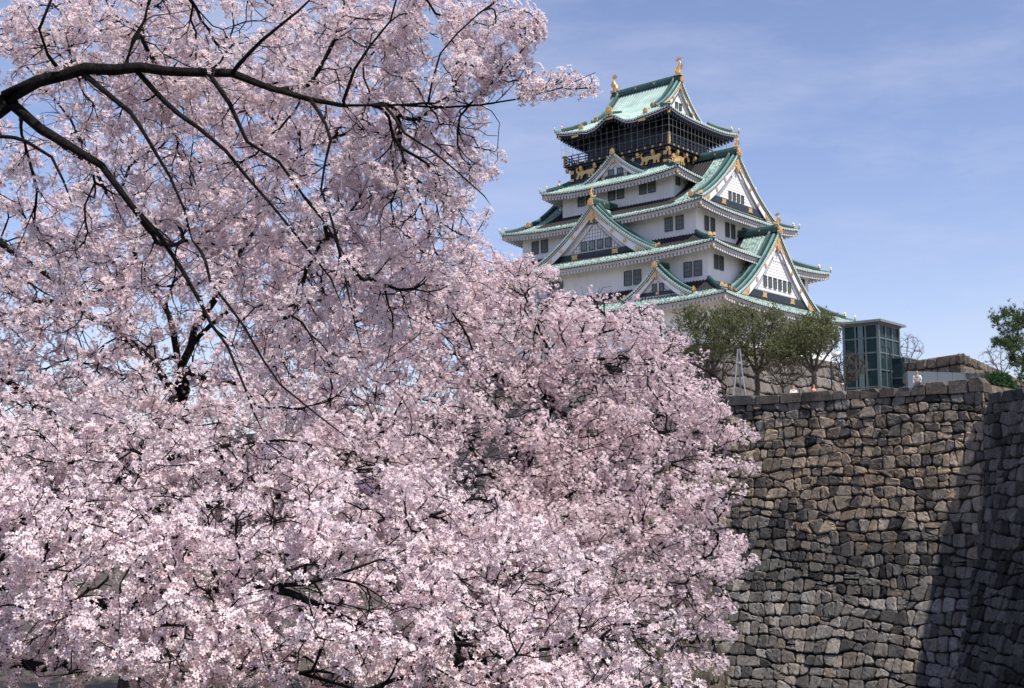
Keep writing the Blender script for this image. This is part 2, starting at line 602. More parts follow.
def window_parts(parent, f, x, d, z, w, h, nb=3, nh=2):
    """Recessed-looking framed window: pane behind a lattice of bars, in a raised surround."""
    fr, pn = MB(), MB()
    o = f(0, 1, 0) - f(0, 0, 0)
    ux = f(1, 0, 0) - f(0, 0, 0)
    up = Vector((0, 0, 1))

    def bx(cx, cz, sx, sz, dep, dd, mb, m):
        mb.frame_box(f(x + cx, d + dd, z + cz), ux, o, up, (sx, dep, sz), m)
    t = .09
    bx(0, 0, w - .04, h - .04, .04, .03, pn, M_WINDOW)
    for s in (-1, 1):
        bx(s * (w / 2), 0, t, h + t, .16, .08, fr, M_BAR)
        bx(0, s * (h / 2), w - t, t, .16, .08, fr, M_BAR)
    for i in range(nb):
        bx(-w / 2 + w * (i + 1) / (nb + 1), 0, .06, h - t, .06, .08, fr, M_BAR)
    for i in range(nh):
        bx(0, -h / 2 + h * (i + 1) / (nh + 1), w - t, .05, .05, .085, fr, M_BAR)
    wdw = fr.build('window', parent, OFF)
    pn.build('pane', wdw, OFF)
    return wdw


def window_sub(mb, f, x, d, z, w, h, nb=2):
    """Window of a gable (a sub-part)."""
    o = f(0, 1, 0) - f(0, 0, 0)
    ux = f(1, 0, 0) - f(0, 0, 0)
    up = Vector((0, 0, 1))
    mb.frame_box(f(x, d + .03, z), ux, o, up, (w - .04, .04, h - .04), M_WINDOW)
    t = .08
    for s in (-1, 1):
        mb.frame_box(f(x + s * w / 2, d + .07, z), ux, o, up, (t, .14, h + t), M_BAR)
        mb.frame_box(f(x, d + .07, z + s * h / 2), ux, o, up, (w - t, .14, t), M_BAR)
    for i in range(nb):
        mb.frame_box(f(x - w / 2 + w * (i + 1) / (nb + 1), d + .07, z), ux, o, up, (.05, .06, h - t), M_BAR)


def gable(side, u0, w, zb, zp, df, db, face, hb=.9, wins=(), lattice=False, boards=False, band=True, two_bars=True, orn=1.0, ridge_h=.9,
          flake=.6, bosses=3, dark_back=None):
    f0 = SIDE[side]
    f = lambda u, d, z: f0(u0 + u, d, z)
    out = f0(0, 1, 0) - f0(0, 0, 0)
    ux = f0(1, 0, 0) - f0(0, 0, 0)
    H = zp - zb

    def zc(s):
        s = abs(s)
        return zb + H * (.57 * (1 - s) + .43 * (1 - s) ** 2)
    surf, ridge, gold, white, trim, ends, bandm, boards_ = MB(), Kit(), Kit(), MB(), MB(), MB(), MB(), Kit()
    big = w > 4.9
    vs = .95 if big else .5                         # width of the verge strip
    NS = 14
    for sg in (-1, 1):
        cols, _ = rib_columns(db, df - vs)
        V, F, pat = [], [], []
        for d, h in cols:
            for k in range(NS + 1):
                s = 1.02 - 1.02 * k / NS
                V.append(f(sg * w * s, d, zc(s) + h))
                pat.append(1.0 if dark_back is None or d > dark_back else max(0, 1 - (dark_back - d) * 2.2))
        W = NS + 1
        for i in range(len(cols) - 1):
            for k in range(NS):
                q = (i * W + k, (i + 1) * W + k, (i + 1) * W + k + 1, i * W + k + 1)
                F.append(q if sg < 0 else tuple(reversed(q)))
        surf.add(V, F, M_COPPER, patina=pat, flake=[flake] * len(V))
        # verge strip, ribs run towards the rake edge
        L = 0
        ss = [1.03 - 1.03 * k / 60 for k in range(61)]
        P0 = [Vector((w * s, zc(s))) for s in ss]
        acc = [0]
        for i in range(60):
            acc.append(acc[-1] + (P0[i + 1] - P0[i]).length)
        nrib = max(4, round(acc[-1] / .34))
        V, F = [], []
        cnt = 0
        tips = []
        for i in range(nrib):
            for q, h in RIB:
                L = acc[-1] * (i + q) / nrib
                s = float(np.interp(L, acc, ss))
                V.append(f(sg * w * s, df - vs, zc(s) + .06 + h)); V.append(f(sg * w * s, df, zc(s) + .03 + h))
                cnt += 1
            s = float(np.interp(acc[-1] * (i + .5) / nrib, acc, ss))
            tips.append(s)
        for i in range(cnt - 1):
            q = (2 * i, 2 * i + 1, 2 * i + 3, 2 * i + 2)
            F.append(q if sg < 0 else tuple(reversed(q)))
        surf.add(V, F, M_TEAL)
        for s in tips:
            disc(ends, f(sg * w * s, df - .02, zc(s) + .0), out, .16, .08, M_TILEEND, 7)
        # dark edge, white bargeboard, verge soffit
        def strip(d, lo, hi, m, mb, smax=1.02, depth=.0):
            V, F = [], []
            for k in range(31):
                s = smax - smax * k / 30
                V.append(f(sg * w * s, d, zc(s) + hi)); V.append(f(sg * w * s, d, zc(s) + lo))
                V.append(f(sg * w * s, d - depth, zc(s) + lo)); V.append(f(sg * w * s, d - depth, zc(s) + hi))
            for k in range(30):
                for j in range(4):
                    a_, b_ = 4 * k + j, 4 * k + (j + 1) % 4
                    q = (a_, b_, b_ + 4, a_ + 4)
                    F.append(q)
            mb.add(V, F, m)
        bd = boards_.new('bargeboard')
        strip(df, -.20, .02, M_EAVEDARK, bd, 1.03, df - face + .3)
        strip(df - .10, -.34, -.20, M_LAMP, bd, 1.02, .25)
        strip(df - .14, -.42, -.34, M_EAVEDARK, bd, 1.02, .2)
        strip(df - .20, -.42 - hb, -.42, M_WHITE, bd, 1.0, .16)
        strip(df - .17, -.48 - hb, -.42 - hb, M_RELIEF, bd, .97, .1)
        strip(face + .10, -1.0 - hb * 1.25, -.95 - hb * 1.25, M_RELIEF, trim, .80, .08)
        # descending ridge bars
        ofs = [df - vs - .12] + ([df - .42] if two_bars else [])
        for bi_, d in enumerate(ofs):
            P = [f(sg * w * s, d, zc(s)) for s in [.99 - .95 * k / 14 for k in range(15)]]
            if bi_ == 0:
                rb_ = ridge.new('descending_ridge')
                rb_.sweep(P, .42 if big else .32, .55 if big else .38, M_TEAL, z0=.02)
                rb_.sweep([p + Vector((0, 0, .50 if big else .34)) for p in P], .22, .20, M_TEALLIGHT)
            else:
                ridge.new('verge_ridge').sweep(P, .26, .30, M_TEALLIGHT, z0=.10)
            dr = (P[0] - P[1]); dr.z = 0
            onigawara(gold.new('ridge_end_ornament'), P[0] + Vector((0, 0, .15)), dr, (.62 if big else .5) * (1 if bi_ == 0 else .6) * orn)
        # bosses
        for k in range(bosses):
            s = .22 + .62 * (k + .5) / bosses
            disc(gold.new('gilt_boss'), f(sg * w * s, df - .2, zc(s) - .42 - hb * .5), out, .24 if big else .14, .1, M_GOLD, 8)
    # main ridge
    P = [f(0, df - .05, zp + .02), f(0, df - 1.2, zp), f(0, (df + db) / 2, zp), f(0, db, zp)]
    mr = ridge.new('gable_ridge')
    mr.sweep(P, .62 if big else .42, ridge_h, M_TEAL)
    mr.sweep([p + Vector((0, 0, ridge_h * .86)) for p in P], .42 if big else .3, .22, M_TEALLIGHT)
    nd = int((df - db) / .6)
    for i in range(nd):
        for s in (-1, 1):
            disc(mr, f(s * (.31 if big else .21), db + .3 + i * .6, zp + ridge_h * .25), ux * s, .10, .03, M_EAVEDARK, 6)
        if i % 5 == 2:
            for s in (-1, 1):
                disc(mr, f(s * (.31 if big else .21), db + .3 + i * .6, zp + ridge_h * .5), ux * s, .14, .05, M_GOLD, 6)
    onigawara(gold.new('ridge_end_ornament'), f(0, df - .02, zp - .2), out, (.74 if big else .62) * orn)
    # white face
    V = []
    K = 24
    for k in range(-K, K + 1):
        s = k / K * .96
        V.append(f(w * s, face, max(zb + .12, zc(s) - .35))); V.append(f(w * s, face, zb - .6))
    F = [(2 * i, 2 * i + 1, 2 * i + 3, 2 * i + 2) for i in range(2 * K)]
    white.add(V, F, M_WHITE)
    bw = .8 * w
    zb1 = zb + .25
    bh = .085 * w
    ofr = lambda d: (lambda u, v, q: f(u, d + q, v))
    if band:
        bandm.frame_box(f(0, face + .09, zb1 + bh / 2), ux, out, Vector((0, 0, 1)), (2 * bw, .16, bh), M_NAVY)
        for k in (-1, 1) if w < 9.1 and w > 5 else ((-1, 1) if big else (0,)):
            u = k * bw * .42
            gold.new('band_plate').plate([(u + q * bh * .62, zb1 + bh * .5 + r_ * bh * .42) for q, r_ in ((-1, -1), (-.3, -.8), (.3, -.8), (1, -1), (.75, 0), (1, 1), (.3, .8), (-.3, .8), (-1, 1), (-.75, 0))], ofr(face + .17), .06, M_GOLD)
    # gold gegyo at the apex: pendant and two leafy wings along the bargeboards
    g = .078 * w * orn
    zt = zp - .55
    gold.new('gable_pendant').plate([(u * g, zt + v * g) for u, v in ((0, .1), (.45, -.6), (.3, -1.2), (.62, -1.5), (.3, -1.9), (0, -2.5), (-.3, -1.9), (-.62, -1.5), (-.3, -1.2), (-.45, -.6))], ofr(df - .2), .14, M_GOLD)
    for sg in (-1, 1):
        up_, lo_ = [], []
        for k in range(9):
            s = .02 + .24 * k / 8
            up_.append((sg * w * s, zc(s) - .62 - .05 * k * .1))
            lo_.append((sg * w * s, zc(s) - .45 - hb * (.55 + .45 * (k % 2)) * (1 - k / 9.5)))
        poly = up_ + lo_[::-1]
        if sg > 0:
            poly = poly[::-1]
        gold.new('gable_wing').plate(poly, ofr(df - .2), .07, M_GOLD)
        # lower corner ornament
        up_, lo_ = [], []
        for k in range(8):
            s = .97 - .27 * k / 7
            up_.append((sg * w * s, zc(s) - .5 - hb * .15))
            lo_.append((sg * w * s, max(zb + .05, zc(s) - .5 - hb * (1.1 + .5 * ((k + 1) % 2)) * (.35 + .65 * math.sin(math.pi * (k + .5) / 8)))))
        poly = up_ + lo_[::-1]
        if sg < 0:
            poly = poly[::-1]
        gold.new('gable_foot_ornament').plate([(u, max(v, zb + .06)) for u, v in poly], ofr(df - .21), .07, M_GOLD)
        # plaster relief curls below the apex
        for (u, v, rr, hh) in ((.09, -2.6, .5, .16), (.16, -3.2, .5, .14)):
            white.frame_box(f(sg * u * w, face + .1, zp - .35 - hb + v * g * .75), ux * math.cos(.9) + Vector((0, 0, -sg)) * math.sin(.9), out, (Vector((0, 0, 1)) * math.cos(.9) + ux * sg * math.sin(.9)), (rr * g * 2.2, .16, hh * g * 2), M_WHITE)
    if lattice:
        for i in range(-16, 17):
            u = i * .42
            top = zc(u / w) - .95 - hb * 1.25
            if top > zb1 + bh + .3:
                trim.frame_box(f(u, face + .02, (top + zb1 + bh) / 2), ux, out, Vector((0, 0, 1)), (.045, .05, top - zb1 - bh), M_RELIEF)
        for i in range(12):
            z = zb1 + bh + .2 + i * .42
            s = 1.0
            while s > 0 and zc(s) - .95 - hb * 1.25 < z:
                s -= .01
            if s > .05:
                trim.frame_box(f(0, face + .021, z), ux, out, Vector((0, 0, 1)), (2 * w * s, .05, .045), M_RELIEF)
    if boards:
        for i in range(16):
            z = zb1 + bh + .15 + i * .36
            s = 1.0
            while s > 0 and zc(s) - .9 - hb * 1.2 < z:
                s -= .01
            if s > .04:
                trim.frame_box(f(0, face + .012, z), ux, out, Vector((0, 0, 1)), (2 * w * s, .03, .035), M_SOFFIT)
    g_ = surf.build('gable', castle, OFF)
    white.build('gable_wall', g_, OFF)
    if trim.f:
        trim.build('plaster_lattice', g_, OFF)
    ends.build('tile_ends', g_, OFF)
    if bandm.f:
        bandm.build('dark_band', g_, OFF)
    boards_.build(g_, OFF)
    ridge.build(g_, OFF)
    gold.build(g_, OFF)
    for (u, z, ww, hh) in wins:
        wb = MB()
        window_sub(wb, f, u, face, z, ww, hh)
        wb.build('gable_window', g_, OFF)
    return g_


def storey(a, b, z0, z1, m, name='storey_wall'):
    mb = MB()
    mb.box((0, 0, (z0 + z1) / 2), (2 * a, 2 * b, z1 - z0), m)
    if m is M_WHITE:                                 # plaster string courses, just proud of the wall
        for z, h in ((z0 + .12, .24),):
            for sd, f in SIDE.items():
                A, B = (a, b) if sd in 'SN' else (b, a)
                mb.frame_box(f(0, B + .03, z), f(1, 0, 0), f(0, 1, 0), (0, 0, 1), (2 * A + (.12 if sd in 'SN' else 0), .06, h), M_SOFFIT)
    return mb.build(name, castle, OFF)


storey(18.8, 13.6, 16.4, 22.9, M_WHITE)
storey(16.47, 12.0, 23.0, 29.4, M_WHITE)
storey(13.44, 9.64, 30.6, 35.2, M_WHITE)
storey(8.67, 7.07, 36.4, 40.2, M_WHITE)
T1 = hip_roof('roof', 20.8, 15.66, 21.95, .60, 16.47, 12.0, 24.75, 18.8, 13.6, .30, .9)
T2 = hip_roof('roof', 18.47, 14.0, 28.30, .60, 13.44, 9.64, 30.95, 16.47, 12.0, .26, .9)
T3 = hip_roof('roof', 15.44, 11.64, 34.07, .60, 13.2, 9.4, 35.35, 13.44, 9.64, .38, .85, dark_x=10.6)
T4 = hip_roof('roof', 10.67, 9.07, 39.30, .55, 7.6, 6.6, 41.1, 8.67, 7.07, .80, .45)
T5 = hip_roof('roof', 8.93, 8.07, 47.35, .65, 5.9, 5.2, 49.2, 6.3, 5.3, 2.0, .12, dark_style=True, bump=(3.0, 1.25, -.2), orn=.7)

W_T2 = [(u, 31.15, .85, 1.1) for u in (-1.75, -.5, .75, 2.0)]
W_T1 = [(u, 25.55, .62, 1.25) for u in (-2.95, -1.77, -.59, .59, 1.77, 2.95)]
W_T3 = [(u, 37.1, .52, 1.0) for u in (-1.5, -.5, .5, 1.5)]
for sd in 'EW':
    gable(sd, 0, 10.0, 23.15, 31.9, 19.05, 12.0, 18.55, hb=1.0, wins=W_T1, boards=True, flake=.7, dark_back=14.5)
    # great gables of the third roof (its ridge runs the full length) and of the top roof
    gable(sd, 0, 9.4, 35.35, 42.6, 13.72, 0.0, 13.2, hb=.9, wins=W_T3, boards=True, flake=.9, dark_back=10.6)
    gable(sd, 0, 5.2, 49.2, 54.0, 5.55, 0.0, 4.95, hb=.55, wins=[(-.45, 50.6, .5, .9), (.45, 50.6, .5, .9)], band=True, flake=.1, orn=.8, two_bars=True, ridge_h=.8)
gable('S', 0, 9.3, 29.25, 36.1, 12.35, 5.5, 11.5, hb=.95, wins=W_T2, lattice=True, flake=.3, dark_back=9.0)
for u in (-11.0, 11.0):
    gable('S', u, 4.75, 23.0, 26.6, 14.75, 10.5, 14.1, hb=.6, wins=[(-.48, 24.1, .55, .95), (.48, 24.1, .55, .95)], two_bars=False, bosses=0, ridge_h=.6, flake=.3)
gable('S', 0, 5.2, 40.15, 43.7, 7.7, 6.0, 7.2, hb=.5, wins=[(-.6, 41.25, .8, .75), (.8, 41.25, .8, .75)], two_bars=False, bosses=0, ridge_h=.45, flake=.2, orn=.85)

# windows of the white storeys
for sg in (-1, 1):
    for x in (5.26, 6.63, 13.75, 15.1):
        window_parts(castle, SIDE['S'], sg * x, 12.0, 26.2, 1.0, 1.7)
    for x in (9.65, 11.2):
        window_parts(castle, SIDE['S'], sg * x, 9.64, 32.55, 1.0, 1.6)
    for x in (4.2, 5.55):
        window_parts(castle, SIDE['S'], sg * x, 7.07, 38.4, .98, 1.4)
    window_parts(castle, SIDE['S'], .06 + sg * .70, 7.07, 38.4, .98, 1.4)
    for x in (1.36, 2.7, 6.05, 7.4):
        window_parts(castle, SIDE['E'], sg * x, 13.44, 32.5, .72, 1.7)
    for x in (9.27, 10.4):
        window_parts(castle, SIDE['E'], sg * x, 16.47, 27.0, .72, 1.6)
    window_parts(castle, SIDE['E'], sg * 6.15, 8.67, 38.9, .8, 1.3)

# black top storey, frieze and observation gallery
up_ = MB()
up_.box((0, 0, 42.0), (15.2, 13.2, 2.9), M_BLACK)
up_.box((0, 0, 45.9), (12.0, 10.0, 5.0), M_BLACK)
for sd, f in SIDE.items():
    A, B = (7.6, 6.6) if sd in 'SN' else (6.6, 7.6)
    for i in range(7):
        x = -A + .15 + (2 * A - .3) * i / 6
        up_.frame_box(f(x, B + .05, 41.9), f(1, 0, 0), f(0, 1, 0), (0, 0, 1), (.28, .12, 2.6), M_BLACK)
    A2, B2 = (6.0, 5.0) if sd in 'SN' else (5.0, 6.0)
    for i in range(9):
        x = -A2 + .1 + (2 * A2 - .2) * i / 8
        up_.frame_box(f(x, B2 + .06, 46.0), f(1, 0, 0), f(0, 1, 0), (0, 0, 1), (.2, .12, 4.5), M_NAVY)
    for z in (44.6, 45.9, 46.9):
        up_.frame_box(f(0, B2 + .05, z), f(1, 0, 0), f(0, 1, 0), (0, 0, 1), (2 * A2 - .3, .08, .14), M_NAVY)
top_st = up_.build('black_storey', castle, OFF)
bal = MB()
bal.box((0, 0, 43.45), (16.6, 14.6, .34), M_BLACK)
bal.box((0, 0, 43.15), (15.9, 13.9, .26), M_NAVY)
rail, studs = MB(), Kit()
for sd, f in SIDE.items():
    A, B = (8.25, 7.25) if sd in 'SN' else (7.25, 8.25)
    n = 14
    for i in range(n + 1):
        x = -A + 2 * A * i / n
        rail.frame_box(f(x, B - .1, 44.15), f(1, 0, 0), f(0, 1, 0), (0, 0, 1), (.11, .11, 1.1), M_BLACK)
        studs.new('gilt_stud').frame_box(f(x, B + .06, 43.45), f(1, 0, 0), f(0, 1, 0), (0, 0, 1), (.24, .05, .22), M_GOLD)
        if i % 2 == 0:
            disc(studs.new('gilt_crest'), f(x * .96, B - .42, 42.9), f(0, 1, 0), .26, .3, M_GOLD, 6)
            studs.l[-1][1].frame_box(f(x * .96, B - .30, 42.62), f(1, 0, 0), f(0, 1, 0), (0, 0, 1), (.6, .05, .18), M_GOLD)
    for z in (44.7, 44.3, 43.95):
        rail.frame_box(f(0, B - .1, z), f(1, 0, 0), f(0, 1, 0), (0, 0, 1), (2 * A + (.8 if z > 44.5 else 0), .10, .10), M_BLACK)
    for s in (-1, 1):
        studs.new('gilt_corner_post').frame_box(f(s * (A - .05), B - .1, 44.2), f(1, 0, 0), f(0, 1, 0), (0, 0, 1), (.30, .30, 1.35), M_GOLD) if sd in 'SN' else None
        # gilt fittings at wall corners and bases
        A3, B3 = (7.6, 6.6) if sd in 'SN' else (6.6, 7.6)
        studs.new('gilt_plate').frame_box(f(s * (A3 - .28), B3 + .13, 42.55), f(1, 0, 0), f(0, 1, 0), (0, 0, 1), (.55, .05, .5), M_GOLD)
        studs.new('gilt_plate').frame_box(f(s * (A3 - .28), B3 + .13, 41.5), f(1, 0, 0), f(0, 1, 0), (0, 0, 1), (.55, .05, .35), M_GOLD)
        for x in (.33, .0):
            xx = s * (A3 * x) + (0 if x else s * 1.0)
            studs.new('gilt_flower').plate([(xx + .38 * math.cos(q * math.pi / 5) * (1 if q % 2 else .45), 42.5 + .38 * math.sin(q * math.pi / 5) * (1 if q % 2 else .45)) for q in range(10)],
                        (lambda ff, BB: (lambda u, v, w: ff(u, BB + .12 + w, v)))(f, B3), .07, M_GOLD)
balc = bal.build('balcony', castle, OFF)
rail.build('railing', balc, OFF)
studs.build(balc, OFF)
net = MB()
for sd, f in SIDE.items():
    A, B = (8.45, 7.5) if sd in 'SN' else (7.5, 8.45)
    for i in range(19):
        x = -A + 2 * A * i / 18
        net.tube([f(x, B, 43.6), f(x * 1.01, B + .12, 47.25 + .5 * abs(x / A) ** 3)], .013, M_NET, 4)
    for z in (44.7, 45.7, 46.5):
        net.tube([f(-A, B + .03, z), f(A, B + .03, z)], .012, M_NET, 4)
net.build('safety_net', balc, OFF)

# gilt tigers on the black storey
TIGER = [(-1.5, .35), (-1.72, .62), (-1.6, .95), (-1.25, 1.02), (-1.0, .9), (-.6, 1.0), (0, .88), (.55, .98), (1.0, .88), (1.25, 1.0), (1.3, 1.35), (1.1, 1.62), (1.25, 1.75), (1.52, 1.45),
         (1.5, .95), (1.3, .6), (1.28, .25), (1.5, -.1), (1.45, -.35), (1.1, -.32), (1.02, .1), (.8, .3), (.72, -.05), (.85, -.35), (.5, -.38), (.4, .1), (.1, .34), (-.4, .3), (-.55, 0), (-.45, -.35),
         (-.8, -.38), (-.88, .05), (-1.0, .2), (-1.1, -.15), (-1.05, -.38), (-1.42, -.38), (-1.38, .05)]
for sd, xc, flip in (('S', 5.15, -1), ('S', -5.1, -1), ('E', -4.4, 1), ('E', 4.4, 1)):
    f = SIDE[sd]
    B = 6.6 if sd == 'S' else 7.6
    t_ = MB()
    poly = [(xc + u * .98 * flip * (1 if sd == 'S' else .85), 41.75 + v * .78) for u, v in TIGER]
    if flip < 0:
        pass
    poly = poly[::-1] if flip > 0 else poly
    t_.plate(poly, lambda u, v, w: f(u, B + .12 + w, v), .14, M_GOLD)
    disc(t_, f(xc - 1.32 * .98 * flip, B + .2, 42.25), f(0, 1, 0), .30, .16, M_GOLD, 8)
    t_.build('tiger_relief', castle, OFF)

# crest over the curved eave of the top roof
kb = MB()
for d0 in (8.0,):
    P = [SIDE['S'](-.2, 8.0 - 2.6 * k / 6, 47.35 + 1.25 + 1.0 * k / 6 * .75) for k in range(7)]
    kb.sweep(P, .36, .42, M_TEAL, z0=.02)
    onigawara(kb, P[0] + Vector((0, .05, .1)), (0, -1, 0), .85)
    onigawara(kb, SIDE['S'](4.9, 7.3, 47.9), (0, -1, 0), .6)
    onigawara(kb, SIDE['S'](-5.3, 7.3, 47.9), (0, -1, 0), .6)
    for x in (-5.6, 0, 5.0):
        kb.box((x - .2, -8.02 + .0, 46.95 + (1.25 if x == 0 else 0) - .05), (1.1, .08, .26), M_GOLD)
kb.build('eave_crest', castle, OFF)


def ridge_fish(c, fwd, s):
    """Gilt dolphin-like fish standing on its head at a ridge end, tail raised."""
    mb = MB()
    fwd = Vector(fwd).normalized()
    up = Vector((0, 0, 1))
    side = fwd.cross(up)
    c = Vector(c)
    prof = [(.10, .0, .34), (.22, .28, .36), (.18, .62, .32), (.05, .95, .25), (-.08, 1.25, .19), (-.12, 1.55, .14), (-.02, 1.8, .10), (.12, 1.95, .07)]
    k = 8
    V, F = [], []
    for (x, z, r) in prof:
        for j in range(k):
            q = 2 * math.pi * j / k
            V.append(c + fwd * (x + math.cos(q) * r * 1.15) * s + side * (math.sin(q) * r * .75) * s + up * (z + math.cos(q) * r * .25) * s)
    for i in range(len(prof) - 1):
        for j in range(k):
            F.append((i * k + j, i * k + (j + 1) % k, (i + 1) * k + (j + 1) % k, (i + 1) * k + j))
    F += [tuple(reversed(range(k))), tuple(range(len(V) - k, len(V)))]
    mb.add(V, F, M_GOLD)
    fr = lambda u, v, w: c + fwd * u * s + up * v * s + side * (w - .04) * s
    mb.plate([(.08, 1.8), (.45, 1.85), (.62, 2.1), (.3, 2.1), (.35, 2.45), (.1, 2.25), (-.1, 2.5), (-.12, 2.15), (-.4, 2.2), (-.15, 1.85)], fr, .1, M_GOLD)
    mb.plate([(-.1, .6), (-.55, .75), (-.4, .95), (-.62, 1.15), (-.3, 1.2), (-.42, 1.45), (-.15, 1.45)], fr, .1, M_GOLD)
    for sg in (-1, 1):
        mb.plate([(.2, .35), (.55, .5), (.75, .85), (.45, .78), (.25, .62)], lambda u, v, w: c + fwd * u * s + up * v * s + side * sg * (.28 + (u - .2) * .5 + w * sg) * s, .06, M_GOLD)
    mb.box(c + up * (-.08 * s), (.8 * s, .8 * s, .3 * s), M_GOLD)
    return mb.build('ridge_fish', castle, OFF, smooth=False)


for sg in (-1, 1):
    ridge_fish((sg * 5.25, 0, 54.9), (-sg, 0, 0), 1.0)
for c, fw in (((13.55, 0, 43.3), (-1, 0, 0)), ((18.9, 0, 32.6), (-1, 0, 0))):
    ridge_fish(c, fw, .72)
ridge_fish((0, -12.2, 36.8), (0, 1, 0), .66)
for sx in (-1, 1):
    ridge_fish((sx * 8.9, -7.55, 40.55), (-sx, 0, 0), .45)


# ------------------------------------------------------------------ dry stone walls
def courses(w, h, s, r, jit):
    """Roughly coursed rubble: wavering rows of squarish blocks, some split into two small ones."""
    cells, y, k = [], -.2 * s, 0
    ph = [r.uniform(0, 6.3) for _ in range(6)]

    def wave(x, k):
        return s * jit * (.16 * math.sin(x / (2.1 * s) + ph[0] + .5 * k) + .13 * math.sin(x / (.93 * s) + ph[1] + 1.9 * k) + .10 * math.sin(x / (.57 * s) + ph[2] + 2.7 * k))
    while y < h:
        rh = s * r.uniform(.76, 1.08)
        x = -r.uniform(0, .9) * s
        tilt0 = r.gauss(0, .09) * s
        while x < w:
            cw = s * r.choice((.62, .78, .9, 1.0, 1.1, 1.25, 1.4))
            tilt1 = r.gauss(0, .09) * s * jit
            x1 = x + cw
            q = [(x - tilt0, y + wave(x, k)), (x1 - tilt1, y + wave(x1, k)), (x1 + tilt1, y + rh + wave(x1, k + 1)), (x + tilt0, y + rh + wave(x, k + 1))]
            j = lambda p, a=.065: (min(w, max(0, p[0] + r.gauss(0, a) * s * jit)), min(h, max(0, p[1] + r.gauss(0, a) * s * jit)))

            def rounded(q):
                out = []
                n = len(q)
                for i in range(n):
                    p0, p1 = q[i], q[(i + 1) % n]
                    m = ((p0[0] + p1[0]) / 2, (p0[1] + p1[1]) / 2)
                    out.append(j(p0)); 
                    if r.random() < .6:
                        out.append(j(m, .045))
                return out
            if r.random() < .05 and cw > .8 * s:                  # two stones one above the other
                f = r.uniform(.38, .62)
                m0 = (q[0][0] + (q[3][0] - q[0][0]) * f, q[0][1] + (q[3][1] - q[0][1]) * f)
                m1 = (q[1][0] + (q[2][0] - q[1][0]) * f, q[1][1] + (q[2][1] - q[1][1]) * f + r.gauss(0, .06) * s)
                cells.append(rounded([q[0], q[1], m1, m0])); cells.append(rounded([m0, m1, q[2], q[3]]))
            else:
                cells.append(rounded(q))
            x, tilt0 = x1, tilt1
        y += rh
        k += 1
    good = []
    for c in cells:
        ar = 0.5 * abs(sum(c[i][0] * c[(i + 1) % len(c)][1] - c[(i + 1) % len(c)][0] * c[i][1] for i in range(len(c))))
        if ar > .08 * s * s:
            good.append(c)
    return good


def stone_face(mb, w, h, s, fmap, colour, r, jit=1.0, m=None, gap=.040, bulge=.075, flip=False):
    """Rough stones filling a w by h sheet; fmap(t, d, o) -> point (d down the wall, o outwards)."""
    m = m or M_STONE
    for poly in courses(w, h, s, r, jit):
        c = np.mean(poly, axis=0)
        q = []
        n = len(poly)
        for k in range(n):                                # rounded outline
            p0, p1 = np.array(poly[k]), np.array(poly[(k + 1) % n])
            L = np.linalg.norm(p1 - p0)
            if L < .10 * s:
                q.append((p0 + p1) / 2)
            else:
                cut = min(.32, .17 * s / L)
                q.append(p0 + (p1 - p0) * cut); q.append(p1 + (p0 - p1) * cut)
        k = len(q)
        size = math.sqrt(max(.01, 0.5 * abs(sum(q[i][0] * q[(i + 1) % k][1] - q[(i + 1) % k][0] * q[i][1] for i in range(k)))))
        g = gap * s * r.uniform(.7, 1.8)
        tx, ty = r.gauss(0, .10), r.gauss(0, .10)
        base = r.gauss(0, .035) * s
        rings = ((g * .4, -.34 * s), (g, -.01 * s), (g + .055 * size, bulge * s * .70), (g + .16 * size, bulge * s))
        V, F = [], []
        for ins, o in rings:
            for p in q:
                v = p - c
                L = max(1e-3, np.linalg.norm(v))
                pp = c + v * max(.12, (L - ins) / L)
                oo = o + (base + tx * (pp[0] - c[0]) + ty * (pp[1] - c[1]) + (r.gauss(0, .022) * s if o > 0 else 0) if o > -.2 * s else 0)
                V.append(fmap(pp[0], pp[1], oo))
        for a in range(3):
            for i in range(k):
                j = (i + 1) % k
                F.append((a * k + i, a * k + j, (a + 1) * k + j, (a + 1) * k + i))
        V.append(fmap(c[0], c[1], bulge * s * .95 + base))
        for i in range(k):
            F.append((3 * k + i, 3 * k + (i + 1) % k, 4 * k))
        if flip:
            F = [tuple(reversed(f_)) for f_ in F]
        mb.add(V, F, m, stone=[colour(c[0], c[1], r)] * len(V))


def back_sheet(mb, w, h, fmap, m, nt=8, nd=10, o=-.26):
    V = [fmap(w * i / nt, h * j / nd, o) for i in range(nt + 1) for j in range(nd + 1)]
    F = [(i * (nd + 1) + j, i * (nd + 1) + j + 1, (i + 1) * (nd + 1) + j + 1, (i + 1) * (nd + 1) + j) for i in range(nt) for j in range(nd)]
    mb.add(V, F, m, stone=[(.16, .15, .14)] * len(V))


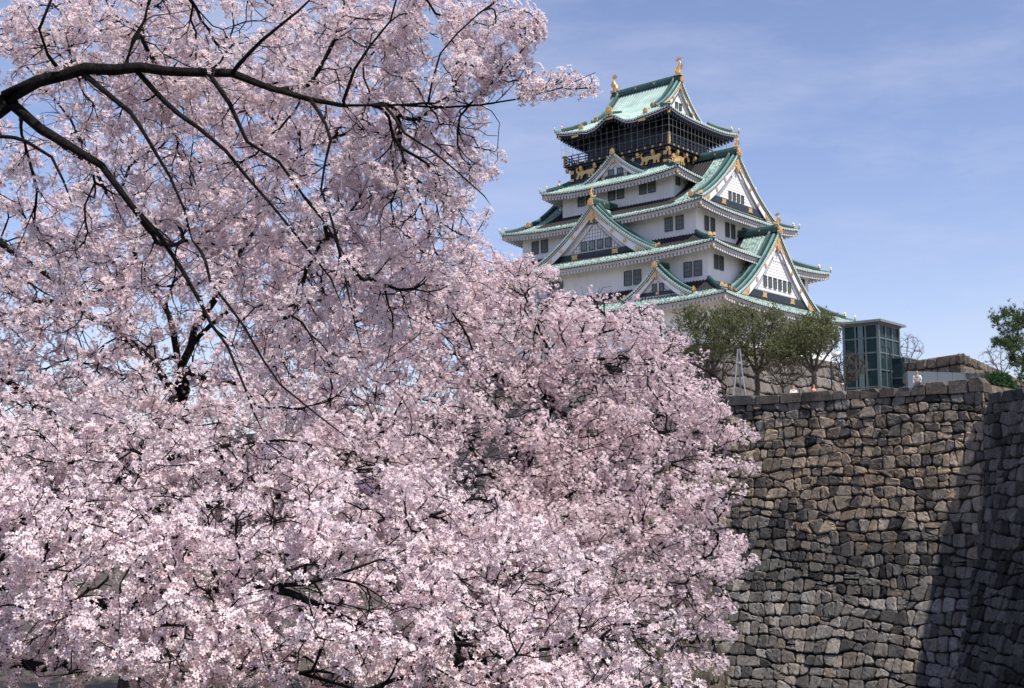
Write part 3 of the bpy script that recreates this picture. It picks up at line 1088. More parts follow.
def block(mb, frame, t0, t1, z0, z1, d0, d1, r, m, col, ch=.06, notch=(0, 0), bev=.05):
    """Squared coping block with worn edges: t along, z up, d outwards; notch cuts its upper corners."""
    nl, nr = notch
    prof = [(t0, z0), (t1, z0), (t1, z1 - max(bev, nr)), (t1 - max(bev, nr * .8), z1), (t0 + max(bev, nl * .8), z1), (t0, z1 - max(bev, nl))]
    prof = [(a + r.gauss(0, .015), b + r.gauss(0, .02)) for a, b in prof]
    cx = sum(p[0] for p in prof) / 6; cz = sum(p[1] for p in prof) / 6
    V = []
    for d, sc in ((d0, 1), (d1 - bev, 1), (d1, .90)):
        for a, b in prof:
            V.append(frame(cx + (a - cx) * (1 - (1 - sc) * .6), cz + (b - cz) * sc, d + r.gauss(0, .012)))
    F = [tuple(reversed(range(6))), tuple(range(12, 18))]
    for k in (0, 6):
        for i in range(6):
            j = (i + 1) % 6
            F.append((k + i, k + j, k + 6 + j, k + 6 + i))
    mb.add(V, F, m, stone=[col] * len(V))


def lerp3(a, b, t):
    return tuple(x + (y - x) * t for x, y in zip(a, b))


TAN, TAN2, GREY, GREY2, DARK = (.46, .355, .25), (.40, .325, .25), (.33, .305, .275), (.26, .245, .225), (.115, .108, .10)


def front_colour(t, d, r):
    # warm in the middle courses, blue-grey where the wall has weathered lower down
    warm = max(0, min(1, 1.15 - abs(d - 4.5) / 5.5)) * (1.0 if d > .8 else .6)
    q = r.random()
    if q < .06 + .07 * (1 - warm):
        c = DARK
    else:
        c = lerp3(lerp3(GREY, GREY2, r.random()), lerp3(TAN, TAN2, r.random()), max(0, min(1, warm + r.gauss(0, .25))))
    k = r.uniform(.50, 1.18) * (1.0 if d < 8.5 else .68 if d < 12 else 1.15)
    return tuple(x * k for x in c)


def shade(c, k):
    return tuple(x * k for x in c)


def return_shade_colour(t, d, r):
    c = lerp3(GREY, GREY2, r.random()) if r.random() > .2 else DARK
    k = r.uniform(.5, 1.0) * (1 if d < 7 else .6)  # shadow on the return wall's lower courses is put into the stone colour
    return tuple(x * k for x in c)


def batter(d):
    return .085 * d + .0088 * d * d if d < 20 else 5.22 + .437 * (d - 20)


U = Vector((-math.cos(YAW), math.sin(YAW), 0))            # along the castle's broad face, away to the left
N1 = Vector((-math.sin(YAW), -math.cos(YAW), 0))          # outward normal of the front moat wall
CORNER = Vector((28.15, 72.0, 0))
ZTOP = 6.35
wall = empty('moat_wall', (CORNER.x, CORNER.y, G))
tag(wall, 'tall battered grey stone wall facing the moat below the castle, with squared coping blocks', 'stone wall')


def rel(p, o):
    return p - o.location


def front_map(t, d, o):
    n = (N1 + Vector((0, 0, .22))).normalized()
    return rel(CORNER + U * t + N1 * batter(d) + Vector((0, 0, ZTOP - d)) + n * o, wall)


wr = random.Random(21)
mb = MB()
stone_face(mb, 33, 27.0, .71, front_map, front_colour, wr, 1.0)
stone_part = mb.build('stonework', wall)
mb = MB()
back_sheet(mb, 33, 27.0, front_map, M_JOINT)
back_sheet(mb, 75, 27.0, lambda t, d, o: front_map(33 + t, d, o + .2), M_STONE)
mb.build('wall_core', wall)
mb = MB()
t = -.05
cf = lambda a, z, d: rel(CORNER + U * a + N1 * d + Vector((0, 0, z)), wall)
while t < 60:
    L = wr.choice((.95, 1.1, 1.25, 1.4)) if t < 9 else wr.choice((1.3, 1.6, 1.9, 2.2))
    hgt = .80 if t < 3.0 else .55 if t < 5.6 else .58 if t < 14 else .72
    hgt += wr.gauss(0, .05)
    nt = (wr.choice((0, .25, .34)), wr.choice((0, .0, .32))) if t < 6.5 else (wr.choice((0, 0, 0, .3)), 0)
    k = wr.uniform(.45, .8)
    col = tuple(x * k for x in lerp3((.30, .24, .185), (.25, .245, .24), wr.random() if t < 14 else .8))
    block(mb, cf, t + .02, t + L - .02, ZTOP - .04, ZTOP + hgt, -1.0, .09 + wr.uniform(0, .06), wr, M_STONE, col, notch=nt)
    t += L
mb.build('coping', wall)

# the wall turns at the right-hand corner and comes towards the moat's near end
side_wall = empty('return_wall', (CORNER.x, CORNER.y, G))
tag(side_wall, 'shaded return of the moat wall turning towards the viewer at the picture edge', 'stone wall')
D2 = Vector((.115, -.993, 0)).normalized()
N2 = Vector((-D2.y * -1, D2.x * -1, 0))
N2 = Vector((-.993, -.115, 0)).normalized()
ZT2 = 5.55


def side_map(t, d, o):
    n = (N2 + Vector((0, 0, .25))).normalized()
    return rel(CORNER + D2 * t + N2 * batter(d) * 1.02 + Vector((0, 0, ZT2 - d)) + n * o, side_wall)


mb = MB()
stone_face(mb, 16, 25.0, .74, lambda t, d, o: side_map(t - 1.5, d, o), return_shade_colour, wr, .8, flip=True)
mb.build('stonework', side_wall)
mb = MB()
back_sheet(mb, 18, 25.5, lambda t, d, o: side_map(t - 2.0, d, o), M_JOINT)
back_sheet(mb, 60, 25.5, lambda t, d, o: side_map(14.5 + t, d, o + .2), M_STONE)
mb.build('wall_core', side_wall)
mb = MB()
t = .6
cf2 = lambda a, z, d: rel(CORNER + D2 * a + N2 * d + Vector((0, 0, z)), side_wall)
while t < 40:
    L = wr.choice((1.0, 1.25, 1.5))
    k = wr.uniform(.4, .7)
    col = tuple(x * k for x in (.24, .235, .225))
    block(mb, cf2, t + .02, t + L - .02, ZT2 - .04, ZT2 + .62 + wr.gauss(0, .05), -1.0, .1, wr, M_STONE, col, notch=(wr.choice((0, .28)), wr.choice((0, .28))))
    t += L
mb.build('coping', side_wall)
rub = MB()
for i in range(16):
    c = CORNER + Vector((wr.uniform(.3, 2.4), wr.uniform(-2.6, .6), 5.55 + wr.uniform(0, .35)))
    rot = Matrix.Rotation(wr.uniform(0, 3), 3, 'Z') @ Matrix.Rotation(wr.uniform(-.6, .6), 3, 'X')
    s = wr.uniform(.35, .8)
    pts = [rot @ Vector((x * s * wr.uniform(.4, .55), y * s * wr.uniform(.3, .5), z * s * wr.uniform(.25, .4))) + rel(c, side_wall) for z in (-1, 1) for y in (-1, 1) for x in (-1, 1)]
    rub.add(pts, [(0, 2, 3, 1), (4, 5, 7, 6), (0, 1, 5, 4), (2, 6, 7, 3), (0, 4, 6, 2), (1, 3, 7, 5)], M_STONE_SOFT, stone=[(.46, .37, .28)] * 8)
rb = rub.build('rubble')
rb.location = side_wall.location
tag(rb, kind='stuff')

# ground sheets and water
def sheet(name, poly, z, m, kind='structure'):
    b_ = MB()
    b_.add([(x, y, z) for x, y in poly], [tuple(range(len(poly)))], m)
    o = b_.build(name)
    tag(o, kind=kind)
    return o


sheet('ground', [(-4000, -4000), (4000, -4000), (4000, 4000), (-4000, 4000)], -21.5, M_EARTH)
sheet('moat_water', [(-300, -200), (300, -200), (300, 300), (-300, 300)], -19.2, M_WATER)
e1 = CORNER - N1 * .5
VV = Vector((math.sin(YAW), math.cos(YAW), 0))
far_l = CORNER + U * 108 - N1 * .5
e3 = CORNER + D2 * 70 + Vector((.5, 0, 0))
e4 = CORNER + VV * 400
sheet('inner_court', [(e1.x, e1.y), (e4.x, e4.y), (far_l.x + 260, far_l.y + 400), (far_l.x, far_l.y)], G, M_GRAVEL)
sheet('lower_court', [(CORNER.x + .3, CORNER.y), (e4.x, e4.y), (600, 380), (600, -100), (e3.x, e3.y)][::-1], 5.35, M_GRAVEL)
mb = MB()
stone_face(mb, 30, 1.1, .8, lambda t, d, o: CORNER + VV * t + Vector((0, 0, G + .05 - d)) + Vector((VV.y, -VV.x, 0)) * o - wall.location, front_colour, wr, .6, flip=True)
for k in range(14):
    a, b_ = 1.2 + k * 1.5, 1.2 + k * 1.5 + 1.44
    block(mb, lambda q, z, d: CORNER + VV * q + Vector((VV.y, -VV.x, 0)) * d + Vector((0, 0, z)) - wall.location, a, b_, G, G + .5 + wr.gauss(0, .04), -.7, .06, wr, M_STONE, (.27, .23, .19))
mb.build('step_stonework', wall)

# near bank with its own retaining wall
ZB = -2.35
B0, B1 = Vector((0.55, 21.0, 0)), Vector((9.5, 60.0, 0))
bank_dir = (B1 - B0).normalized()
bank_n = Vector((bank_dir.y, -bank_dir.x, 0))
BX = [(30, -40), (30, 3.2), (-.55, 7.0), (B0.x, B0.y), (B1.x, B1.y), (-90, 140), (-300, 140), (-300, -40)]
bk = MB()
NXX = 1
bk.add([(x, y, ZB) for x, y in BX], [tuple(range(len(BX)))], M_SOIL)
bank = bk.build('bank_ground')
tag(bank, kind='structure')
near = empty('bank_wall', (B0.x, B0.y, ZB))
tag(near, 'sunlit stone retaining wall of the near bank seen edge-on through the blossom', 'stone wall')


def bank_map(t, d, o):
    n = (bank_n + Vector((0, 0, .18))).normalized()
    return rel(B0 + bank_dir * t + bank_n * (.10 * d + .006 * d * d) + Vector((0, 0, ZB - d + .05)) + n * o, near)


mb = MB()
stone_face(mb, (B1 - B0).length, 17.2, 1.0, bank_map, lambda t, d, r: shade((.20, .17, .135), r.uniform(.4, 1.1)), wr, 1.0, flip=True, m=M_STONE_SOFT)
mb.build('stonework', near)
mb = MB()
back_sheet(mb, (B1 - B0).length, 17.3, bank_map, M_JOINT)
q0 = Vector((-.55, 7.0, 0))
for p_, q_ in ((Vector((30, 3.2, 0)), q0), (q0, B0), (B1, Vector((-90, 140, 0)))):
    V = [rel(Vector((p_.x, p_.y, ZB)), near), rel(Vector((q_.x, q_.y, ZB)), near), rel(Vector((q_.x, q_.y, -19.5)), near), rel(Vector((p_.x, p_.y, -19.5)), near)]
    mb.add(V, [(0, 1, 2, 3)], M_STONE, stone=[(.2, .19, .18)] * 4)
mb.build('wall_core', near)

# stone base under the keep
base = MB()
def kb_map(side, hw, dist):
    f = SIDE[side]
    def fm(t, d, o):
        return f(-hw - .1 * d - .012 * d * d + t * (2 * hw + 2 * (.1 * d + .012 * d * d)) / (2 * hw), dist + .1 * d + .012 * d * d + o, 17.2 - d)
    return fm
for sd, hw, dist in (('S', 19.3, 14.1), ('E', 14.1, 19.3)):
    stone_face(base, 2 * hw, 11.3, 1.35, kb_map(sd, hw, dist), lambda t, d, r: shade((.30, .275, .25), r.uniform(.55, 1.0)), wr, .7)
    back_sheet(base, 2 * hw, 11.5, kb_map(sd, hw, dist), M_JOINT)
base.add([(-19.3, -14.1, 17.0), (19.3, -14.1, 17.0), (19.3, 14.1, 17.0), (-19.3, 14.1, 17.0)], [(0, 1, 2, 3)], M_JOINT, stone=[(.2, .2, .2)] * 4)
base.build('stone_base', castle, OFF)



# ------------------------------------------------------------------ trees
def in_ball(r):
    while True:
        p = (r.uniform(-1, 1), r.uniform(-1, 1), r.uniform(-1, 1))
        if p[0] ** 2 + p[1] ** 2 + p[2] ** 2 <= 1:
            return p


class Skeleton:
    def __init__(self, seed):
        self.p, self.par, self.r, self.limb = [], [], [], []
        self.rnd = random.Random(seed)

    def limb_line(self, pts, step=.14, attach=True):
        """pts: [(Vector, radius)] smoothed into a chain of nodes; joined to the nearest earlier node."""
        P = [Vector(a) for a, _ in pts]
        Rr = [b for _, b in pts]
        par = -1
        if attach and self.p:
            d = [(q - P[0]).length for q in self.p]
            par = int(np.argmin(d))
        n = len(P)
        for i in range(n - 1):
            a = P[max(0, i - 1)]; b = P[i]; c = P[i + 1]; e = P[min(n - 1, i + 2)]
            k = max(1, int((c - b).length / step))
            for j in range(k + (1 if i == n - 2 else 0)):
                t = j / k
                q = .5 * ((2 * b) + (c - a) * t + (2 * a - 5 * b + 4 * c - e) * t * t + (3 * b - a - 3 * c + e) * t ** 3)
                w = (Rr[i] + (Rr[i + 1] - Rr[i]) * t)
                q = q + Vector((self.rnd.gauss(0, .08), self.rnd.gauss(0, .08), self.rnd.gauss(0, .08))) * min(.40, w * 3.2 + .03)
                self.p.append(q); self.par.append(par); self.r.append(w); self.limb.append(True)
                par = len(self.p) - 1

    def grow(self, sampler, n, step, momentum=.5, noise=.10, down=0.0, min_start=0.0, zmin=-9):
        rnd = self.rnd
        added = 0
        tries = 0
        kd = None
        built = 0
        while added < n and tries < n * 6:
            if kd is None or len(self.p) - built > max(40, built * .06):
                built = len(self.p)
                kd = kdtree.KDTree(built)
                for i, q in enumerate(self.p):
                    kd.insert(q, i)
                kd.balance()
            tries += 1
            t = sampler()
            q, i, d = kd.find(t)
            if d < step * .55:
                continue
            v = (t - q).normalized()
            pa = self.par[i]
            if pa >= 0:
                pd = (q - self.p[pa])
                if pd.length > 1e-5:
                    v = v * (1 - momentum) + pd.normalized() * momentum
            v = v + Vector((rnd.gauss(0, noise), rnd.gauss(0, noise), rnd.gauss(0, noise) - down))
            v.normalize()
            np_ = q + v * min(step, max(.5 * step, d)) * rnd.uniform(.85, 1.15)
            if np_.z < zmin:
                continue
            self.p.append(np_); self.par.append(i); self.r.append(0.0); self.limb.append(False)
            added += 1

    def radii(self, rmin, e=2.9, rmax=.016):
        n = len(self.p)
        self.kids = [0] * n
        for q in self.par:
            if q >= 0:
                self.kids[q] += 1
        acc = [0.0] * n
        for i in range(n - 1, -1, -1):
            r = max(rmin, acc[i] ** (1 / e))
            if self.limb[i]:
                r = max(self.r[i], rmin)
            else:
                r = min(r, rmax)
            self.r[i] = r
            if self.par[i] >= 0:
                acc[self.par[i]] += r ** e if not self.limb[i] else 0

    def mesh(self, name, parent, m, off):
        kids = [[] for _ in self.p]
        for i, q in enumerate(self.par):
            if q >= 0:
                kids[q].append(i)
        used = [False] * len(self.p)
        V, F = [], []
        order = sorted(range(len(self.p)), key=lambda i: -self.r[i])
        starts = [i for i in range(len(self.p)) if self.par[i] < 0]
        stack = [(i, None) for i in starts]
        while stack:
            i, pre = stack.pop()
            chain = ([pre] if pre is not None else []) + [i]
            cur = i
            while kids[cur]:
                ks = sorted(kids[cur], key=lambda q: (-self.limb[q], -self.r[q]))
                nx = ks[0]
                for o in ks[1:]:
                    stack.append((o, cur))
                chain.append(nx)
                cur = nx
            r0 = self.r[i]
            k = 9 if r0 > .05 else 6 if r0 > .018 else 4 if r0 > .009 else 3
            base = len(V)
            m_ = len(chain)
            for j, c in enumerate(chain):
                a = self.p[chain[max(0, j - 1)]]; b = self.p[chain[min(m_ - 1, j + 1)]]
                t = (b - a)
                if t.length < 1e-6:
                    t = Vector((0, 0, 1))
                t.normalize()
                s = t.cross(Vector((.37, .21, .90))).normalized()
                u = s.cross(t)
                r = self.r[c]
                if j == 0 and pre is not None:
                    r = min(r, self.r[i] * 1.15)
                if j == m_ - 1:
                    r *= .5
                rr_ = self.rnd
                for q in range(k):
                    an = 2 * math.pi * q / k
                    V.append(self.p[c] + (s * math.cos(an) + u * math.sin(an)) * (r * (1 + rr_.gauss(0, .10)) if r > .012 else r) - off)
            for j in range(m_ - 1):
                for q in range(k):
                    F.append((base + j * k + q, base + j * k + (q + 1) % k, base + (j + 1) * k + (q + 1) % k, base + (j + 1) * k + q))
            F.append(tuple(range(base + (m_ - 1) * k, base + m_ * k)))
        me = bpy.data.meshes.new(name)
        me.from_pydata([tuple(v) for v in V], [], F)
        me.materials.append(m)
        me.polygons.foreach_set('use_smooth', [True] * len(F))
        me.update()
        o = bpy.data.objects.new(name, me)
        COL.objects.link(o)
        o.parent = parent
        return o


def instance_mesh(name, parent, tmpl_v, tmpl_f, tmpl_m, pos, rot, scale, tint, mats, off):
    """One mesh of many small pieces: template copied to pos with 3x3 rot and scale (vectorised)."""
    n = len(pos)
    tv = np.asarray(tmpl_v, np.float32)
    V = np.einsum('nij,vj->nvi', rot.astype(np.float32), tv) * scale[:, None, None].astype(np.float32) + (pos - off)[:, None, :].astype(np.float32)
    nv = len(tv)
    sizes = np.array([len(f) for f in tmpl_f], np.int32)
    flat = np.concatenate([np.array(f, np.int32) for f in tmpl_f])
    loops = (flat[None, :] + (np.arange(n, dtype=np.int32) * nv)[:, None]).ravel()
    tot = np.tile(sizes, n)
    start = np.concatenate([[0], np.cumsum(tot)[:-1]]).astype(np.int32)
    me = bpy.data.meshes.new(name)
    me.vertices.add(n * nv)
    me.vertices.foreach_set('co', V.ravel())
    me.loops.add(len(loops))
    me.loops.foreach_set('vertex_index', loops)
    me.polygons.add(len(tot))
    me.polygons.foreach_set('loop_start', start)
    me.polygons.foreach_set('loop_total', tot)
    for m in mats:
        me.materials.append(m)
    me.polygons.foreach_set('material_index', np.tile(np.array(tmpl_m, np.int32), n))
    a = me.attributes.new('tint', 'FLOAT', 'POINT')
    a.data.foreach_set('value', np.repeat(tint.astype(np.float32), nv))
    me.update(calc_edges=True)
    o = bpy.data.objects.new(name, me)
    COL.objects.link(o)
    o.parent = parent
    return o


def frames(nrm, g):
    """Random rotation matrices whose third axis is nrm."""
    n = nrm / np.linalg.norm(nrm, axis=1, keepdims=True)
    a = g.normal(size=n.shape)
    a -= n * (a * n).sum(1, keepdims=True)
    a /= np.linalg.norm(a, axis=1, keepdims=True)
    b = np.cross(n, a)
    return np.stack([a, b, n], axis=2)


def flower_template(full):
    V, F, M = [], [], []
    for k in range(5):
        q = 2 * math.pi * k / 5
        c, s = math.cos(q), math.sin(q)

        def pt(r, da, z):
            return (r * math.cos(q + da), r * math.sin(q + da), z)
        o = len(V)
        V += [pt(.07, 0, 0), pt(.60, -.52, .20), pt(1.0, -.20, .30), pt(1.0, .20, .30), pt(.60, .52, .20)]
        F.append((o, o + 1, o + 2, o + 3, o + 4)); M.append(0)
    o = len(V)
    if full:
        V += [(.26 * math.cos(2 * math.pi * k / 5 + .6), .26 * math.sin(2 * math.pi * k / 5 + .6), .12) for k in range(5)]
        F.append(tuple(range(o, o + 5))); M.append(1)
        o = len(V)
        V += [(.11, 0, -.02), (-.06, .10, -.02), (-.06, -.10, -.02), (0, 0, -.8)]
        F += [(o, o + 1, o + 3), (o + 1, o + 2, o + 3), (o + 2, o, o + 3)]; M += [2, 2, 2]
    else:
        V += [(.30 * math.cos(2 * math.pi * k / 3), .30 * math.sin(2 * math.pi * k / 3), .12) for k in range(3)]
        F.append((o, o + 1, o + 2)); M.append(1)
        o = len(V)
        V += [(.08, .03, -.02), (-.08, -.03, -.02), (0, 0, -.6)]
        F.append((o, o + 1, o + 2)); M.append(2)
    return V, F, M


def blossom(name, parent, sk, g, keep, per, rc, fr, full, mats, off, maxr=.012, along=1, clump=2.2, thr=-.06):
    """Clusters of five-petalled flowers sleeved along the thin twigs of a skeleton."""
    C = []
    for i in range(len(sk.p)):
        if sk.r[i] > maxr or sk.par[i] < 0 or (sk.limb[i] and sk.r[i] > .010):
            continue
        a, b = sk.p[sk.par[i]], sk.p[i]
        for j in range(along):
            if g.random() < keep:
                p_ = a + (b - a) * (j + g.random()) / along
                if noise.noise(p_ * clump) + .35 * noise.noise(p_ * clump * 2.3) > thr - (.25 if not sk.kids[i] else 0):
                    C.append(p_)
    C = np.array([tuple(c) for c in C])
    cnt = g.integers(per[0], per[1] + 1, len(C))
    idx = np.repeat(np.arange(len(C)), cnt)
    n = len(idx)
    d = g.normal(size=(n, 3)); d /= np.linalg.norm(d, axis=1, keepdims=True)
    rad = (rc * g.uniform(.7, 1.3, len(C)))[idx] * g.uniform(.72, 1.12, n)
    pos = C[idx] + d * rad[:, None]
    nr = d + g.normal(size=(n, 3)) * .26 + np.array([0, 0, .06])
    tint = np.clip(g.uniform(0, 1, len(C))[idx] * .5 + g.uniform(0, .6, n), 0, 1)
    v, f, m = flower_template(full)
    instance_mesh(name, parent, v, f, m, pos, frames(nr, g), fr * g.uniform(.8, 1.12, n), tint, mats, np.array(off))
    pick = g.random(n) < .13
    lp_ = C[idx][pick] + d[pick] * (rad[pick] * 1.06)[:, None]
    lv = [(0, -.16, 0), (.5, .0, .10), (0, .16, 0), (-.5, .0, .12)]
    instance_mesh('young_leaves', parent, lv, [(0, 1, 2, 3)], [0], lp_, frames(g.normal(size=lp_.shape), g), fr * g.uniform(.7, 1.5, len(lp_)), g.uniform(0, 1, len(lp_)), [M_BRONZE], np.array(off))
    return n


def ell_sampler(rnd, ells):
    W = [e[6] for e in ells]
    def s():
        px, py, D, rx, ry, rd, _ = rnd.choices(ells, W)[0]
        a, b, c = in_ball(rnd)
        return world_at(px + a * rx, py + b * ry, D + c * rd)
    return s


def px_limb(pts, r0, r1, D0=None):
    n = len(pts)
    out = []
    for i, p in enumerate(pts):
        D = p[2] if len(p) > 2 else D0
        out.append((world_at(p[0], p[1], D), r0 + (r1 - r0) * (i / (n - 1)) ** .8))
    return out


def cherry(label, base, trunk, limbs, ells, n, step, seed, keep, per, rc, fr, full, rmin, down=.0, along=1, far=False, petal=None, momentum=.56, maxr=.012, clump=2.2, thr=-.06):
    root = empty('cherry_tree', base)
    tag(root, label, 'cherry tree', 'blossoming cherry trees on the near bank')
    sk = Skeleton(seed)
    sk.limb_line(trunk, attach=False)
    for L in limbs:
        sk.limb_line(L)
    sk.grow(ell_sampler(sk.rnd, ells), n, step, down=down, momentum=momentum)
    sk.radii(rmin)
    off = Vector(base)
    sk.mesh('trunk', root, M_BARK, off)
    g = np.random.default_rng(seed)
    k = blossom('crown', root, sk, g, keep, per, rc, fr, full, [petal or (M_PETALFAR if far else M_PETAL), M_CENTRE, M_CALYX], base, along=along, maxr=maxr, clump=clump, thr=thr)
    print('cherry', label[:30], 'nodes', len(sk.p), 'flowers', k)
    return root


V3 = lambda *a: Vector(a)
F_R = .0160          # flower radius

# A: the near tree whose long dark limb arches across the upper left
dA = 7.3
bA = (-4.9, 7.6, ZB)
cherry('near cherry tree whose thick dark bough arches across the upper left sky', bA,
       [(V3(-4.9, 7.6, ZB - .1), .20), (V3(-4.75, 7.1, -1.0), .17), (V3(-4.4, 7.9, .4), .13), (world_at(-60, 175, 7.3), .105), (world_at(-18, 125, 7.3), .075), (world_at(8, 98, 7.3), .052)],
       [px_limb([(8, 98), (40, 78), (90, 70), (140, 69), (190, 72), (232, 73), (270, 89), (310, 99), (345, 105)], .046, .013, dA),
        px_limb([(345, 105), (400, 104, 7.3), (440, 106, 7.2), (480, 105, 7.1), (520, 98, 7.0), (560, 88, 6.9), (596, 73, 6.9)], .010, .0040, dA),
        px_limb([(8, 100, 7.3), (40, 128, 7.3), (72, 146, 7.2), (100, 165), (118, 186), (134, 208), (160, 235), (184, 272), (198, 302), (226, 346), (244, 386), (264, 434)], .033, .0045, 7.2),
        px_limb([(86, 74, 7.3), (115, 100, 7.3), (140, 125), (155, 150), (170, 178), (185, 210), (192, 240)], .019, .005, 7.1),
        px_limb([(135, 72, 7.3), (165, 102, 7.3), (197, 127), (225, 151), (246, 176), (271, 204), (300, 240), (331, 279), (344, 308)], .017, .0045, 7.1),
        px_limb([(208, 72, 7.3), (229, 102), (246, 141), (278, 162), (303, 197), (327, 225), (350, 262)], .015, .005, 7.2),
        px_limb([(123, 68, 7.3), (134, 39), (144, 21), (152, -14)], .016, .008, 7.4),
        px_limb([(342, 100, 7.3), (356, 68), (370, 46), (391, 21), (402, -20)], .011, .005, 7.2),
        px_limb([(469, 105, 7.1), (497, 77), (525, 47), (538, 22)], .008, .004, 6.9),
        px_limb([(427, 104, 7.2), (441, 53), (457, 33), (480, 12), (505, -4)], .008, .004, 7.1),
        px_limb([(385, 106, 7.3), (406, 134), (430, 151), (458, 172), (484, 196)], .010, .004, 7.0),
        px_limb([(200, 250, 7.1), (212, 282), (246, 328), (281, 385), (316, 413), (355, 445)], .010, .004, 6.9),
        px_limb([(0, 137, 7.3), (25, 142), (53, 158), (64, 182), (72, 206)], .014, .005, 6.9),
        px_limb([(310, 99, 7.3), (330, 140), (322, 190), (338, 240), (350, 300), (362, 350)], .012, .004, 7.0),
        px_limb([(60, 72, 7.3), (40, 30), (60, -20)], .014, .007, 7.0),
        px_limb([(232, 73, 7.3), (262, 40), (300, 10), (330, -20)], .014, .006, 6.9)],
       [(220, 30, 8.1, 230, 70, .7, 3.2), (420, 30, 7.7, 95, 60, .4, 1.0), (545, 84, 6.95, 55, 12, .09, .42), (522, 32, 6.95, 24, 22, .09, .25), (472, 120, 7.1, 22, 60, .15, .4), (490, 75, 7.0, 40, 24, .15, .3),
        (410, 150, 7.8, 85, 75, .5, 1.6), (250, 160, 8.2, 190, 100, .55, 3.0), (100, 50, 8.2, 130, 75, .7, 1.8), (390, 250, 7.9, 95, 90, .5, 1.6), (150, 250, 8.2, 150, 80, .6, 1.0), (20, 170, 8.2, 30, 20, .4, .12), (310, 340, 7.9, 90, 90, .5, .8), (60, 230, 8.4, 40, 20, .4, .15)],
       5600, .085, 3, .54, (16, 26), .053, F_R, True, .0028, down=.06, petal=M_PETALTHIN, clump=2.4, thr=-.07, along=1, maxr=.011)

# B: the large tree behind it on the left
bB = (-3.7, 12.4, ZB)
cherry('large cherry tree filling the left side behind the arching bough', bB,
       [(V3(-3.7, 12.4, ZB - .1), .24), (V3(-3.65, 12.35, -1.0), .20), (world_at(162, 440, 12.2), .12), (world_at(172, 405, 12.1), .085), (world_at(182, 375, 12.0), .065)],
       [px_limb([(180, 380), (190, 345), (222, 285), (245, 246), (270, 200), (300, 150)], .05, .01, 12.2),
        px_limb([(176, 392), (140, 350), (100, 320), (50, 300), (0, 315), (-40, 320)], .045, .012, 12.0),
        px_limb([(168, 420), (120, 440), (56, 416), (21, 392), (-30, 350)], .06, .03, 11.6),
        px_limb([(185, 372), (235, 384), (300, 350), (360, 320), (420, 300)], .032, .008, 11.8),
        px_limb([(182, 375), (160, 300), (110, 260), (60, 235), (0, 250), (-30, 262)], .035, .012, 12.4),
        px_limb([(190, 345), (230, 310), (258, 303), (296, 297), (340, 270)], .028, .008, 12.3),
        px_limb([(150, 285), (110, 200), (70, 120), (20, 60)], .026, .008, 12.6),
        px_limb([(-60, 215), (0, 243), (30, 262), (80, 300)], .05, .02, 11.9),
        px_limb([(162, 440), (230, 450), (320, 440), (390, 430)], .045, .008, 12.0)],
       [(200, 330, 12.6, 270, 130, 1.6, 3.6), (120, 190, 12.8, 190, 120, 1.5, 1.9), (330, 220, 12.6, 160, 150, 1.5, 2.6), (380, 360, 12.4, 140, 150, 1.6, 2.6), (200, 440, 11.0, 280, 80, 1.0, 2.2), (330, 470, 10.4, 120, 50, .7, 1.0), (60, 330, 12.2, 120, 120, 1.4, 1.5), (300, 90, 12.8, 160, 70, 1.2, .9)],
       12500, .125, 5, .74, (14, 24), .062, F_R * 1.10, False, .0036, down=.02, clump=1.7, thr=-.10, far=True, maxr=.012)

